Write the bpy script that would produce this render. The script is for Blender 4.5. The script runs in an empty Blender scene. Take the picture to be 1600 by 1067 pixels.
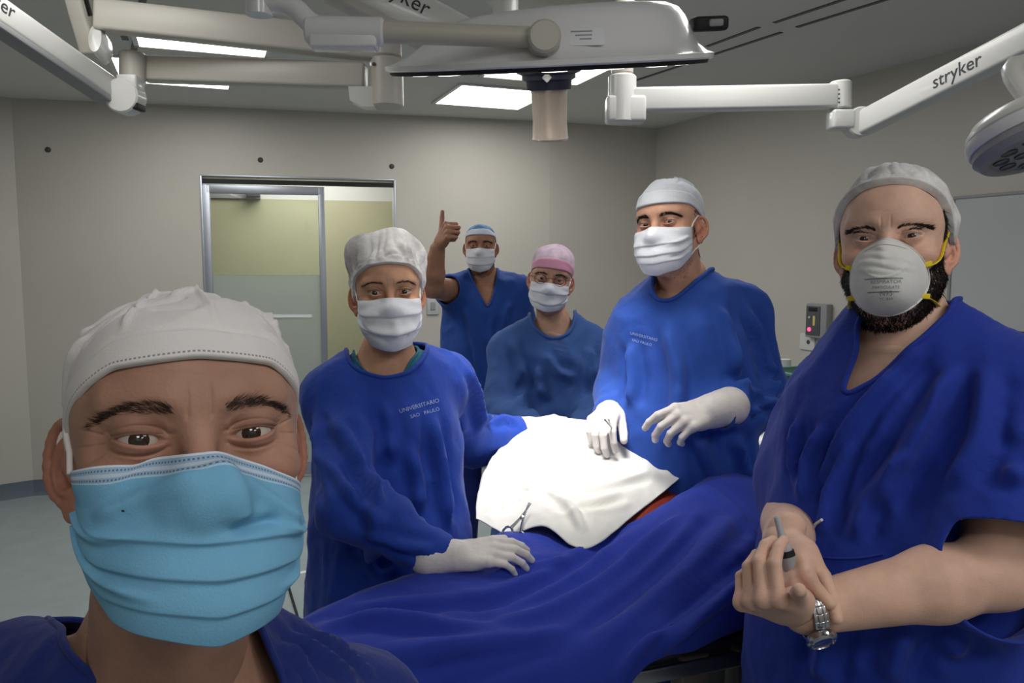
import bpy, bmesh, math, random
import numpy as np
from mathutils import Vector, Matrix
from mathutils.bvhtree import BVHTree

random.seed(7)
RNG = np.random.default_rng(11)
scene = bpy.context.scene
COL = scene.collection

# ------------------------------------------------------------------ camera, light, exposure
F = 1255.0
PITCH = math.radians(5.5)
CAM = np.array((0.0, 0.0, 1.58))
cam_data = bpy.data.cameras.new('camera')
cam_data.sensor_width = 36.0
cam_data.lens = 36.0 * F / 1600.0
cam_data.clip_start = 0.02
cam = bpy.data.objects.new('camera', cam_data)
cam.location = CAM
cam.rotation_euler = (math.pi / 2 - PITCH, 0, 0)
COL.objects.link(cam)
scene.camera = cam

vs = scene.view_settings
vs.view_transform = 'Standard'
vs.look = 'None'
vs.gamma = 1.0
vs.use_curve_mapping = False
vs.exposure = 0.06
PANEL_STRENGTH = 9.0
SPOT_POWER = 68.0

world = bpy.data.worlds.new('world')
scene.world = world
world.use_nodes = True
world.node_tree.nodes['Background'].inputs[0].default_value = (0.62, 0.68, 0.78, 1)
world.node_tree.nodes['Background'].inputs[1].default_value = 0.12

FWD = np.array((0, math.cos(PITCH), -math.sin(PITCH)))
UP = np.array((0, math.sin(PITCH), math.cos(PITCH)))
RIGHT = np.array((1.0, 0, 0))


def PX(px, py, d):
    """point seen at photo pixel (px, py) standing d metres ahead of the camera"""
    v = FWD + (px - 800.0) / F * RIGHT - (py - 533.5) / F * UP
    return CAM + v * (d / v[1])


def project(P):
    q = np.asarray(P) - CAM
    z = q @ FWD
    z = np.where(np.abs(z) < 1e-6, 1e-6, z)
    return np.stack([800 + F * (q @ RIGHT) / z, 533.5 - F * (q @ UP) / z], -1)


# ------------------------------------------------------------------ materials
MATS = {}


def srgb(r, g, b):
    def c(x):
        x /= 255.0
        return x / 12.92 if x <= 0.04045 else ((x + 0.055) / 1.055) ** 2.4
    return (c(r), c(g), c(b), 1.0)


def mat(name, col, rough=0.5, metal=0.0, var=0.0, vscale=8.0, bump=0.0, bscale=60.0, emit=0.0, trans=0.0,
        sss=0.0, sheen=0.0, coat=0.0, alpha=1.0, spec=0.5, stretch=None, ior=1.45, col2=None):
    if name in MATS:
        return MATS[name]
    m = bpy.data.materials.new(name)
    m.use_nodes = True
    nt = m.node_tree
    b = nt.nodes['Principled BSDF']
    b.inputs['Base Color'].default_value = col
    b.inputs['Roughness'].default_value = rough
    b.inputs['Metallic'].default_value = metal
    b.inputs['Specular IOR Level'].default_value = spec
    b.inputs['IOR'].default_value = ior
    if emit:
        b.inputs['Emission Color'].default_value = col
        b.inputs['Emission Strength'].default_value = emit
    if trans:
        b.inputs['Transmission Weight'].default_value = trans
    if sss:
        b.inputs['Subsurface Weight'].default_value = sss
        b.inputs['Subsurface Radius'].default_value = (1.0, 0.35, 0.2)
        b.inputs['Subsurface Scale'].default_value = 0.006
    if sheen:
        b.inputs['Sheen Weight'].default_value = sheen
        b.inputs['Sheen Roughness'].default_value = 0.5
    if coat:
        b.inputs['Coat Weight'].default_value = coat
        b.inputs['Coat Roughness'].default_value = 0.05
    if alpha < 1:
        b.inputs['Alpha'].default_value = alpha
    tc = None
    if var or bump:
        tc = nt.nodes.new('ShaderNodeTexCoord')
        mp = nt.nodes.new('ShaderNodeMapping')
        if stretch:
            mp.inputs['Scale'].default_value = stretch
        nt.links.new(tc.outputs['Object'], mp.inputs['Vector'])
    if var:
        n = nt.nodes.new('ShaderNodeTexNoise')
        n.inputs['Scale'].default_value = vscale
        n.inputs['Detail'].default_value = 5
        nt.links.new(mp.outputs[0], n.inputs['Vector'])
        r = nt.nodes.new('ShaderNodeValToRGB')
        c1 = tuple(x * (1 - var) for x in col[:3]) + (1,)
        c2 = col2 if col2 else tuple(min(1, x * (1 + var)) for x in col[:3]) + (1,)
        r.color_ramp.elements[0].position = 0.3
        r.color_ramp.elements[1].position = 0.7
        r.color_ramp.elements[0].color = c1
        r.color_ramp.elements[1].color = c2
        nt.links.new(n.outputs['Fac'], r.inputs[0])
        nt.links.new(r.outputs[0], b.inputs['Base Color'])
    if bump:
        n2 = nt.nodes.new('ShaderNodeTexNoise')
        n2.inputs['Scale'].default_value = bscale
        n2.inputs['Detail'].default_value = 4
        nt.links.new(mp.outputs[0], n2.inputs['Vector'])
        bp = nt.nodes.new('ShaderNodeBump')
        bp.inputs['Strength'].default_value = bump
        bp.inputs['Distance'].default_value = 0.01
        nt.links.new(n2.outputs['Fac'], bp.inputs['Height'])
        nt.links.new(bp.outputs[0], b.inputs['Normal'])
    MATS[name] = m
    return m


# ------------------------------------------------------------------ objects
ORG = {}


def mesh_obj(name, V, Fc, m, parent=None, smooth=True, mi=None, uv=None, sharp=None):
    V = np.asarray(V, dtype=np.float64)
    if parent is not None:
        V = V - ORG[parent.name]
    me = bpy.data.meshes.new(name)
    me.from_pydata(V.tolist(), [], [list(map(int, f)) for f in Fc])
    mats = m if isinstance(m, (list, tuple)) else [m]
    for x in mats:
        me.materials.append(x)
    if mi is not None:
        me.polygons.foreach_set('material_index', np.asarray(mi, dtype=np.int32))
    if smooth:
        me.polygons.foreach_set('use_smooth', np.ones(len(me.polygons), dtype=bool))
    if uv is not None:
        lay = me.uv_layers.new(name='UVMap')
        idx = np.zeros(len(me.loops), dtype=np.int32)
        me.loops.foreach_get('vertex_index', idx)
        lay.data.foreach_set('uv', np.asarray(uv, dtype=np.float32)[idx].ravel())
    if sharp is not None and smooth:
        me.set_sharp_from_angle(angle=math.radians(sharp))
    me.update()
    o = bpy.data.objects.new(name, me)
    COL.objects.link(o)
    if parent is not None:
        o.parent = parent
        ORG[o.name] = ORG[parent.name]
    else:
        ORG[o.name] = np.zeros(3)
    return o


def thing(name, label, cat, loc, group=None):
    o = bpy.data.objects.new(name, None)
    o.empty_display_size = 0.1
    o.location = tuple(float(x) for x in loc)
    COL.objects.link(o)
    o['label'] = label
    o['category'] = cat
    if group:
        o['group'] = group
    ORG[o.name] = np.array(loc, dtype=float)
    return o


def tag(o, label, cat, group=None):
    o['label'] = label
    o['category'] = cat
    if group:
        o['group'] = group
    return o


def struct(o):
    o['kind'] = 'structure'
    return o


def rebase(o, loc):
    """put the origin of a one-mesh thing at its base"""
    loc = np.array(loc, dtype=float)
    o.data.transform(Matrix.Translation(Vector(-loc)))
    o.location = loc
    ORG[o.name] = loc
    return o


class MB:
    """collects simple shapes into one mesh"""
    def __init__(self):
        self.V, self.F, self.M, self.n = [], [], [], 0

    def add(self, V, Fc, mi=0):
        V = np.asarray(V, float)
        self.V.append(V)
        for f in Fc:
            self.F.append([int(i) + self.n for i in f])
            self.M.append(mi)
        self.n += len(V)
        return self

    def box(self, c, half, R=None, bev=0.0, mi=0):
        hx, hy, hz = half
        if bev <= 0:
            S = np.array([(x, y, z) for z in (-1, 1) for y in (-1, 1) for x in (-1, 1)], float) * half
            Fc = [(0, 2, 3, 1), (4, 5, 7, 6), (0, 1, 5, 4), (2, 6, 7, 3), (0, 4, 6, 2), (1, 3, 7, 5)]
        else:
            bm = bmesh.new()
            bmesh.ops.create_cube(bm, size=2)
            for v in bm.verts:
                v.co = Vector((v.co.x * hx, v.co.y * hy, v.co.z * hz))
            bmesh.ops.bevel(bm, geom=bm.edges[:], offset=bev, segments=3, affect='EDGES', profile=0.5)
            bm.verts.index_update()
            S = np.array([v.co[:] for v in bm.verts])
            Fc = [[v.index for v in f.verts] for f in bm.faces]
            bm.free()
        if R is not None:
            S = S @ np.asarray(R).T
        return self.add(S + np.asarray(c), Fc, mi)

    def tube(self, pts, r, n=12, caps=True, flat=None, mi=0):
        V, Fc = tube(pts, r, n, caps, flat)
        return self.add(V, Fc, mi)

    def lathe(self, prof, c=(0, 0, 0), R=None, n=32, mi=0):
        V, Fc = lathe(prof, n)
        if R is not None:
            V = V @ np.asarray(R).T
        return self.add(V + np.asarray(c), Fc, mi)

    def prism(self, poly, h0, h1, R=None, c=(0, 0, 0), mi=0):
        """poly in local xz, extruded in y"""
        n = len(poly)
        V = [(x, h0, z) for x, z in poly] + [(x, h1, z) for x, z in poly]
        Fc = [list(range(n)), list(range(2 * n - 1, n - 1, -1))]
        for i in range(n):
            j = (i + 1) % n
            Fc.append((i, i + n, j + n, j))
        V = np.array(V, float)
        if R is not None:
            V = V @ np.asarray(R).T
        return self.add(V + np.asarray(c), Fc, mi)

    def obj(self, name, m, parent=None, smooth=True, sharp=35):
        return mesh_obj(name, np.concatenate(self.V), self.F, m, parent, smooth, mi=self.M, sharp=sharp)


def catmull(pts, n):
    P = np.asarray(pts, float)
    if len(P) < 3:
        t = np.linspace(0, 1, n)[:, None]
        return P[0] * (1 - t) + P[-1] * t
    Q = np.concatenate([[2 * P[0] - P[1]], P, [2 * P[-1] - P[-2]]])
    m = len(P) - 1
    u = np.linspace(0, m, n)
    i = np.minimum(u.astype(int), m - 1)
    t = (u - i)[:, None]
    a, b, c, d = Q[i], Q[i + 1], Q[i + 2], Q[i + 3]
    return 0.5 * ((2 * b) + (-a + c) * t + (2 * a - 5 * b + 4 * c - d) * t ** 2 + (-a + 3 * b - 3 * c + d) * t ** 3)


def tube(pts, r, n=12, caps=True, flat=None):
    P = np.asarray(pts, float)
    m = len(P)
    r = np.broadcast_to(np.asarray(r, float), (m,))
    T = np.gradient(P, axis=0)
    T /= np.linalg.norm(T, axis=1)[:, None] + 1e-12
    ref = np.array((0, 0, 1.0)) if abs(T[0, 2]) < 0.9 else np.array((1.0, 0, 0))
    V = []
    u = np.cross(T[0], ref)
    u /= np.linalg.norm(u)
    for i in range(m):
        u = u - T[i] * (u @ T[i])
        u /= np.linalg.norm(u) + 1e-12
        w = np.cross(T[i], u)
        a = np.arange(n) * 2 * np.pi / n
        s = 1.0 if flat is None else flat
        V.append(P[i] + r[i] * (np.cos(a)[:, None] * u + s * np.sin(a)[:, None] * w))
    V = np.concatenate(V)
    Fc = []
    for i in range(m - 1):
        for j in range(n):
            k = (j + 1) % n
            Fc.append((i * n + j, i * n + k, (i + 1) * n + k, (i + 1) * n + j))
    if caps:
        Fc.append(list(range(n - 1, -1, -1)))
        Fc.append(list(range((m - 1) * n, m * n)))
    return V, Fc


def lathe(prof, n=32):
    """profile (r, z) around z; r=0 ends are closed"""
    V, Fc = [], []
    a = np.arange(n) * 2 * np.pi / n
    for r, z in prof:
        V += [(r * math.cos(t), r * math.sin(t), z) for t in a]
    for i in range(len(prof) - 1):
        for j in range(n):
            k = (j + 1) % n
            Fc.append((i * n + j, i * n + k, (i + 1) * n + k, (i + 1) * n + j))
    if prof[0][0] > 1e-5:
        Fc.append(list(range(n - 1, -1, -1)))
    if prof[-1][0] > 1e-5:
        Fc.append(list(range((len(prof) - 1) * n, len(prof) * n)))
    return np.array(V, float), Fc


def rotx(a):
    c, s = math.cos(a), math.sin(a)
    return np.array([[1, 0, 0], [0, c, -s], [0, s, c]])


def roty(a):
    c, s = math.cos(a), math.sin(a)
    return np.array([[c, 0, s], [0, 1, 0], [-s, 0, c]])


def rotz(a):
    c, s = math.cos(a), math.sin(a)
    return np.array([[c, -s, 0], [s, c, 0], [0, 0, 1]])


def unit(v):
    v = np.asarray(v, float)
    return v / (np.linalg.norm(v) + 1e-12)


def frame(x, z):
    """rotation whose columns are x, y, z with z made perpendicular to x"""
    x = unit(x)
    z = np.asarray(z, float)
    z = unit(z - x * (z @ x))
    return np.stack([x, np.cross(z, x), z], 1)


def grid_faces(nu, nv, wrap=False):
    """verts laid out [v][u]"""
    Fc = []
    m = nu if wrap else nu - 1
    for j in range(nv - 1):
        for i in range(m):
            k = (i + 1) % nu
            Fc.append((j * nu + i, j * nu + k, (j + 1) * nu + k, (j + 1) * nu + i))
    return Fc


# ------------------------------------------------------------------ noise
_perm = np.random.default_rng(3).permutation(256)
_perm = np.concatenate([_perm, _perm, _perm])
_grad = np.random.default_rng(4).normal(size=(256, 3))
_grad /= np.linalg.norm(_grad, axis=1)[:, None]


def perlin(P):
    P = np.asarray(P, float)
    I = np.floor(P).astype(int)
    f = P - I
    I &= 255
    u = f * f * f * (f * (f * 6 - 15) + 10)
    out = 0
    for dx in (0, 1):
        for dy in (0, 1):
            for dz in (0, 1):
                h = _perm[_perm[_perm[I[..., 0] + dx] + I[..., 1] + dy] + I[..., 2] + dz]
                g = (_grad[h] * (f - (dx, dy, dz))).sum(-1)
                w = (u[..., 0] if dx else 1 - u[..., 0]) * (u[..., 1] if dy else 1 - u[..., 1]) * (u[..., 2] if dz else 1 - u[..., 2])
                out = out + g * w
    return out * 1.6


def ridged(P):
    return 1 - 2 * np.abs(perlin(P))


def sstep(a, b, x):
    t = np.clip((x - a) / (b - a), 0, 1)
    return t * t * (3 - 2 * t)


# ------------------------------------------------------------------ signed distance shapes
class Sdf:
    def __init__(self):
        self.p = []

    def cap(self, a, b, ra, rb=None, k=0.02, flat=None, sub=False):
        self.p.append(('c', np.array(a, float), np.array(b, float), ra, ra if rb is None else rb, k, flat, sub))
        return self

    def chain(self, pts, rs, k=0.02, flat=None):
        for i in range(len(pts) - 1):
            self.cap(pts[i], pts[i + 1], rs[i], rs[i + 1], k, flat)
        return self

    def ell(self, c, r, R=None, k=0.02, sub=False):
        self.p.append(('e', np.array(c, float), np.array(r, float), R, None, k, None, sub))
        return self

    def box(self, c, h, R=None, r=0.01, k=0.02, sub=False):
        self.p.append(('b', np.array(c, float), np.array(h, float), R, r, k, None, sub))
        return self

    def __call__(self, P):
        D = None
        for t, a, b, c, d, k, flat, sub in self.p:
            if t == 'c':
                q = P - a
                ab = b - a
                s = 1.0
                if flat is not None:
                    nv, s = flat
                    q = q + nv * ((q @ nv) * (1 / s - 1))[:, None]
                    ab = ab + nv * ((ab @ nv) * (1 / s - 1))
                L = ab @ ab
                h = np.clip(q @ ab / (L + 1e-12), 0, 1)
                v = np.linalg.norm(q - h[:, None] * ab, axis=1) - (c + (d - c) * h)
                v = v * (s if s < 1 else 1.0)
            elif t == 'e':
                q = P - a
                if c is not None:
                    q = q @ c
                k0 = np.linalg.norm(q / b, axis=1)
                k1 = np.linalg.norm(q / (b * b), axis=1) + 1e-9
                v = k0 * (k0 - 1) / k1
            else:
                q = P - a
                if c is not None:
                    q = q @ c
                q = np.abs(q) - (b - d)
                v = np.linalg.norm(np.maximum(q, 0), axis=1) + np.minimum(q.max(1), 0) - d
            if D is None:
                D = v
            elif sub:
                h = np.clip(0.5 - 0.5 * (D + v) / k, 0, 1)
                D = D * (1 - h) - v * h + k * h * (1 - h)
            else:
                h = np.clip(0.5 + 0.5 * (D - v) / k, 0, 1)
                D = D * (1 - h) + v * h - k * h * (1 - h)
        return D


def surfnet(f, lo, hi, h, B=8, proj=2):
    """surface of f=0 as an even quad mesh (blocks away from the surface are skipped)"""
    lo = np.asarray(lo, float)
    nb = np.maximum(1, np.ceil((np.asarray(hi) - lo) / (h * B)).astype(int))
    n = nb * B + 1
    gx = [lo[i] + (np.arange(nb[i]) + 0.5) * h * B for i in range(3)]
    C = np.stack(np.meshgrid(*gx, indexing='ij'), -1).reshape(-1, 3)
    d = f(C)
    keep = np.abs(d) < B * h * 1.25 + 0.01
    D = np.repeat(np.repeat(np.repeat(d.reshape(nb), B, 0), B, 1), B, 2).astype(np.float32)
    D = np.pad(D, ((0, 1), (0, 1), (0, 1)), mode='edge')
    idx = np.stack(np.unravel_index(np.nonzero(keep)[0], nb), -1)
    o = np.stack(np.meshgrid(*[np.arange(B + 1)] * 3, indexing='ij'), -1).reshape(-1, 3)
    for s in range(0, len(idx), 400):
        I = (idx[s:s + 400, None, :] * B + o[None]).reshape(-1, 3)
        D[I[:, 0], I[:, 1], I[:, 2]] = f(lo + I * h)
    ins = D < 0
    c = np.zeros(tuple(n - 1), dtype=np.int8)
    for dx in (0, 1):
        for dy in (0, 1):
            for dz in (0, 1):
                c += ins[dx:n[0] - 1 + dx, dy:n[1] - 1 + dy, dz:n[2] - 1 + dz]
    act = np.stack(np.nonzero((c > 0) & (c < 8)), -1)
    vid = -np.ones(tuple(n - 1), dtype=np.int32)
    vid[act[:, 0], act[:, 1], act[:, 2]] = np.arange(len(act))
    acc = np.zeros((len(act), 3))
    cnt = np.zeros(len(act))
    cor = [(x, y, z) for x in (0, 1) for y in (0, 1) for z in (0, 1)]
    val = {q: D[act[:, 0] + q[0], act[:, 1] + q[1], act[:, 2] + q[2]].astype(float) for q in cor}
    for a in cor:
        for ax in range(3):
            if a[ax] == 0:
                b = tuple(a[i] + (i == ax) for i in range(3))
                va, vb = val[a], val[b]
                m = (va < 0) != (vb < 0)
                t = np.where(m, va / np.where(m, va - vb, 1), 0)
                p = np.array(a, float)[None] + np.zeros((len(act), 3))
                p[:, ax] += t
                acc[m] += p[m]
                cnt[m] += 1
    V = lo + h * (act + acc / np.maximum(cnt, 1)[:, None])
    faces = []
    for ax in range(3):
        u, w = (ax + 1) % 3, (ax + 2) % 3
        s0 = [slice(None)] * 3
        s1 = [slice(None)] * 3
        s0[ax] = slice(0, n[ax] - 1)
        s1[ax] = slice(1, n[ax])
        a, b = ins[tuple(s0)], ins[tuple(s1)]
        E = np.stack(np.nonzero(a != b), -1)
        ok = (E[:, u] > 0) & (E[:, w] > 0) & (E[:, u] < n[u] - 1) & (E[:, w] < n[w] - 1)
        E = E[ok]
        if not len(E):
            continue
        flip = a[E[:, 0], E[:, 1], E[:, 2]]

        def cell(du, dw):
            q = E.copy()
            q[:, u] += du
            q[:, w] += dw
            return vid[q[:, 0], q[:, 1], q[:, 2]]
        q = np.stack([cell(-1, -1), cell(0, -1), cell(0, 0), cell(-1, 0)], 1)
        q[~flip] = q[~flip][:, ::-1]
        faces.append(q)
    Fc = np.concatenate(faces)
    e = h * 0.3
    for _ in range(proj):
        g = sgrad(f, V, e)
        d = f(V)
        V = V - g * np.clip(d, -h * 0.5, h * 0.5)[:, None]
    return V, Fc


def sgrad(f, V, e=0.002):
    g = np.stack([f(V + (e, 0, 0)) - f(V - (e, 0, 0)), f(V + (0, e, 0)) - f(V - (0, e, 0)),
                  f(V + (0, 0, e)) - f(V - (0, 0, e))], 1)
    return g / (np.linalg.norm(g, axis=1)[:, None] + 1e-12)


def vnormals(V, Fc):
    Fc = np.asarray(Fc)
    a = np.cross(V[Fc[:, 2]] - V[Fc[:, 0]], V[Fc[:, 3]] - V[Fc[:, 1]])
    N = np.zeros_like(V)
    for i in range(4):
        np.add.at(N, Fc[:, i], a)
    return N / (np.linalg.norm(N, axis=1)[:, None] + 1e-12)


def smooth_mesh(V, Fc, it=2, lam=0.5, w=None):
    Fc = np.asarray(Fc)
    E = np.unique(np.sort(np.concatenate([Fc[:, [0, 1]], Fc[:, [1, 2]], Fc[:, [2, 3]], Fc[:, [3, 0]]]), axis=1), axis=0)
    deg = np.bincount(E.ravel(), minlength=len(V)).astype(float)[:, None]
    for _ in range(it):
        A = np.zeros_like(V)
        np.add.at(A, E[:, 0], V[E[:, 1]])
        np.add.at(A, E[:, 1], V[E[:, 0]])
        D = lam * (A / np.maximum(deg, 1) - V)
        V = V + (D if w is None else D * w[:, None])
    return V


def drop(V, Fc, kill):
    """delete faces all of whose corners are in kill, compact the rest"""
    Fc = np.asarray(Fc)
    Fc = Fc[~kill[Fc].all(1)]
    used = np.unique(Fc)
    m = -np.ones(len(V), dtype=int)
    m[used] = np.arange(len(used))
    return V[used], m[Fc], used


def boundary(Fc):
    Fc = np.asarray(Fc)
    E = np.concatenate([Fc[:, [0, 1]], Fc[:, [1, 2]], Fc[:, [2, 3]], Fc[:, [3, 0]]])
    S = np.sort(E, axis=1)
    u, inv, c = np.unique(S, axis=0, return_inverse=True, return_counts=True)
    return E[c[inv.ravel()] == 1]


def cut(V, Fc, g, N=None):
    """open the mesh where g(p) > 0 and pull the rim onto g = 0"""
    val = g(V)
    V, Fc, used = drop(V, Fc, val > 0)
    b = np.unique(boundary(Fc))
    for _ in range(6):
        p = V[b]
        v = g(p)
        m = np.abs(v) < 0.03
        e = 1e-3
        gr = np.stack([g(p + (e, 0, 0)) - g(p - (e, 0, 0)), g(p + (0, e, 0)) - g(p - (0, e, 0)),
                       g(p + (0, 0, e)) - g(p - (0, 0, e))], 1) / (2 * e)
        l2 = (gr ** 2).sum(1)
        st = gr * (v / np.maximum(l2, 0.05))[:, None]
        ln = np.linalg.norm(st, axis=1)
        st *= np.minimum(1, 0.006 / np.maximum(ln, 1e-9))[:, None]
        V[b] = p - np.where(m[:, None], st, 0) * 0.8
    for _ in range(3):
        for L in loops(Fc):
            if len(L) > 6:
                P = V[L]
                V[L] = (np.roll(P, 1, 0) + 2 * P + np.roll(P, -1, 0)) / 4
    return V, Fc


def loops(Fc):
    nx = {}
    for a, b in boundary(Fc):
        nx.setdefault(int(a), []).append(int(b))
    out = []
    while nx:
        s = next(iter(nx))
        L = [s]
        c = s
        while c in nx:
            n = nx[c].pop()
            if not nx[c]:
                del nx[c]
            if n == s:
                break
            L.append(n)
            c = n
        out.append(L)
    return sorted(out, key=len, reverse=True)


def bvh(V, Fc):
    return BVHTree.FromPolygons([tuple(v) for v in V], [tuple(int(i) for i in f) for f in Fc])


def polydist(P, L):
    """distance of points to a polyline, and how far along it (0..1)"""
    best = np.full(len(P), 1e9)
    al = np.zeros(len(P))
    m = len(L) - 1
    for i in range(m):
        a, b = L[i], L[i + 1]
        ab = b - a
        h = np.clip((P - a) @ ab / (ab @ ab + 1e-12), 0, 1)
        d = np.linalg.norm(P - a - h[:, None] * ab, axis=1)
        k = d < best
        best = np.where(k, d, best)
        al = np.where(k, (i + h) / m, al)
    return best, al


def folds(V, Fc, lst, N=None):
    """press cloth folds in: each is (photo pixels along the crease, width m, height m)"""
    tree = bvh(V, Fc)
    N = vnormals(V, Fc)
    disp = np.zeros(len(V))
    for pts, w, amp in lst:
        L = []
        for (x, y) in pts:
            d = PX(x, y, 1.0) - CAM
            hit = tree.ray_cast(Vector(CAM), Vector(unit(d)))
            if hit[0] is not None:
                L.append(np.array(hit[0]))
        if len(L) < 2:
            continue
        L = catmull(L, max(8, 5 * len(L))) if len(L) > 2 else np.array(L)
        d, al = polydist(V, L)
        taper = sstep(0, 0.22, al) * sstep(1, 0.78, al)
        disp += amp * taper * (np.exp(-(d / w) ** 2) - 0.45 * np.exp(-((d - 2.0 * w) / w) ** 2))
    return V + N * np.maximum(disp, -0.013)[:, None]

# ------------------------------------------------------------------ skin, eyes, hair
def skin_mat(name, col, red=0.25):
    if name in MATS:
        return MATS[name]
    m = mat(name, col, rough=0.52, var=0.13, vscale=26, bump=0.10, bscale=420, sss=0.12, spec=0.35)
    nt = m.node_tree
    b = nt.nodes['Principled BSDF']
    src = b.inputs['Base Color'].links[0].from_socket
    at = nt.nodes.new('ShaderNodeAttribute')
    at.attribute_name = 'blush'
    mx = nt.nodes.new('ShaderNodeMix')
    mx.data_type = 'RGBA'
    nt.links.new(at.outputs['Fac'], mx.inputs['Factor'])
    nt.links.new(src, mx.inputs['A'])
    mx.inputs['B'].default_value = (min(1, col[0] * 1.0), col[1] * 0.55, col[2] * 0.5, 1)
    nt.links.new(mx.outputs['Result'], b.inputs['Base Color'])
    return m


def set_blush(o, v):
    a = o.data.attributes.new('blush', 'FLOAT', 'POINT')
    a.data.foreach_set('value', np.asarray(v, dtype=np.float32))


HAIR = mat('dark hair', srgb(38, 28, 24), rough=0.45, spec=0.4)
SCLERA = mat('sclera', srgb(182, 172, 165), rough=0.12, coat=0.6, var=0.05, vscale=200)
IRIS = mat('brown iris', srgb(52, 34, 24), rough=0.12, coat=0.8, var=0.3, vscale=600)
PUPIL = mat('pupil', srgb(8, 7, 7), rough=0.1, coat=0.8)


def strands(name, roots, dirs, length, rad, m, parent, bend=None, seg=2):
    """hairs: thin three-sided tapering spikes, all in one mesh"""
    n = len(roots)
    d = dirs / (np.linalg.norm(dirs, axis=1)[:, None] + 1e-9)
    ref = np.tile(np.array((0.31, 0.77, 0.55)), (n, 1))
    u = np.cross(d, ref)
    u /= np.linalg.norm(u, axis=1)[:, None] + 1e-9
    w = np.cross(d, u)
    length = np.broadcast_to(length, (n,))
    V = np.zeros((n, 3 * seg + 1, 3))
    for s in range(seg):
        t = s / seg
        c = roots + d * (length * t)[:, None]
        if bend is not None:
            c = c + bend * (length * t * t)[:, None]
        r = rad * (1 - 0.6 * t)
        for j in range(3):
            a = j * 2.0944
            V[:, s * 3 + j] = c + r * (math.cos(a) * u + math.sin(a) * w)
    V[:, -1] = roots + d * length[:, None] + (bend * length[:, None] if bend is not None else 0)
    base = []
    for s in range(seg - 1):
        for j in range(3):
            k = (j + 1) % 3
            base.append((s * 3 + j, s * 3 + k, s * 3 + 3 + k))
            base.append((s * 3 + j, s * 3 + 3 + k, s * 3 + 3 + j))
    s = seg - 1
    for j in range(3):
        base.append((s * 3 + j, s * 3 + (j + 1) % 3, 3 * seg))
    base = np.array(base)
    Fc = (base[None] + (np.arange(n) * (3 * seg + 1))[:, None, None]).reshape(-1, 3)
    o = mesh_obj(name, V.reshape(-1, 3), Fc, m, parent, smooth=True)
    o['kind'] = 'stuff'
    return o


def unitrows(N):
    return N / (np.linalg.norm(N, axis=1)[:, None] + 1e-12)


def smooth_grid(A, nv, nu, it):
    A = A.reshape(nv, nu, -1).copy()
    for _ in range(it):
        B_ = np.pad(A, ((1, 1), (1, 1), (0, 0)), mode='edge')
        A = (B_[:-2, 1:-1] + B_[2:, 1:-1] + B_[1:-1, :-2] + B_[1:-1, 2:] + 2 * A) / 6
    return A.reshape(nv * nu, -1)


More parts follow.
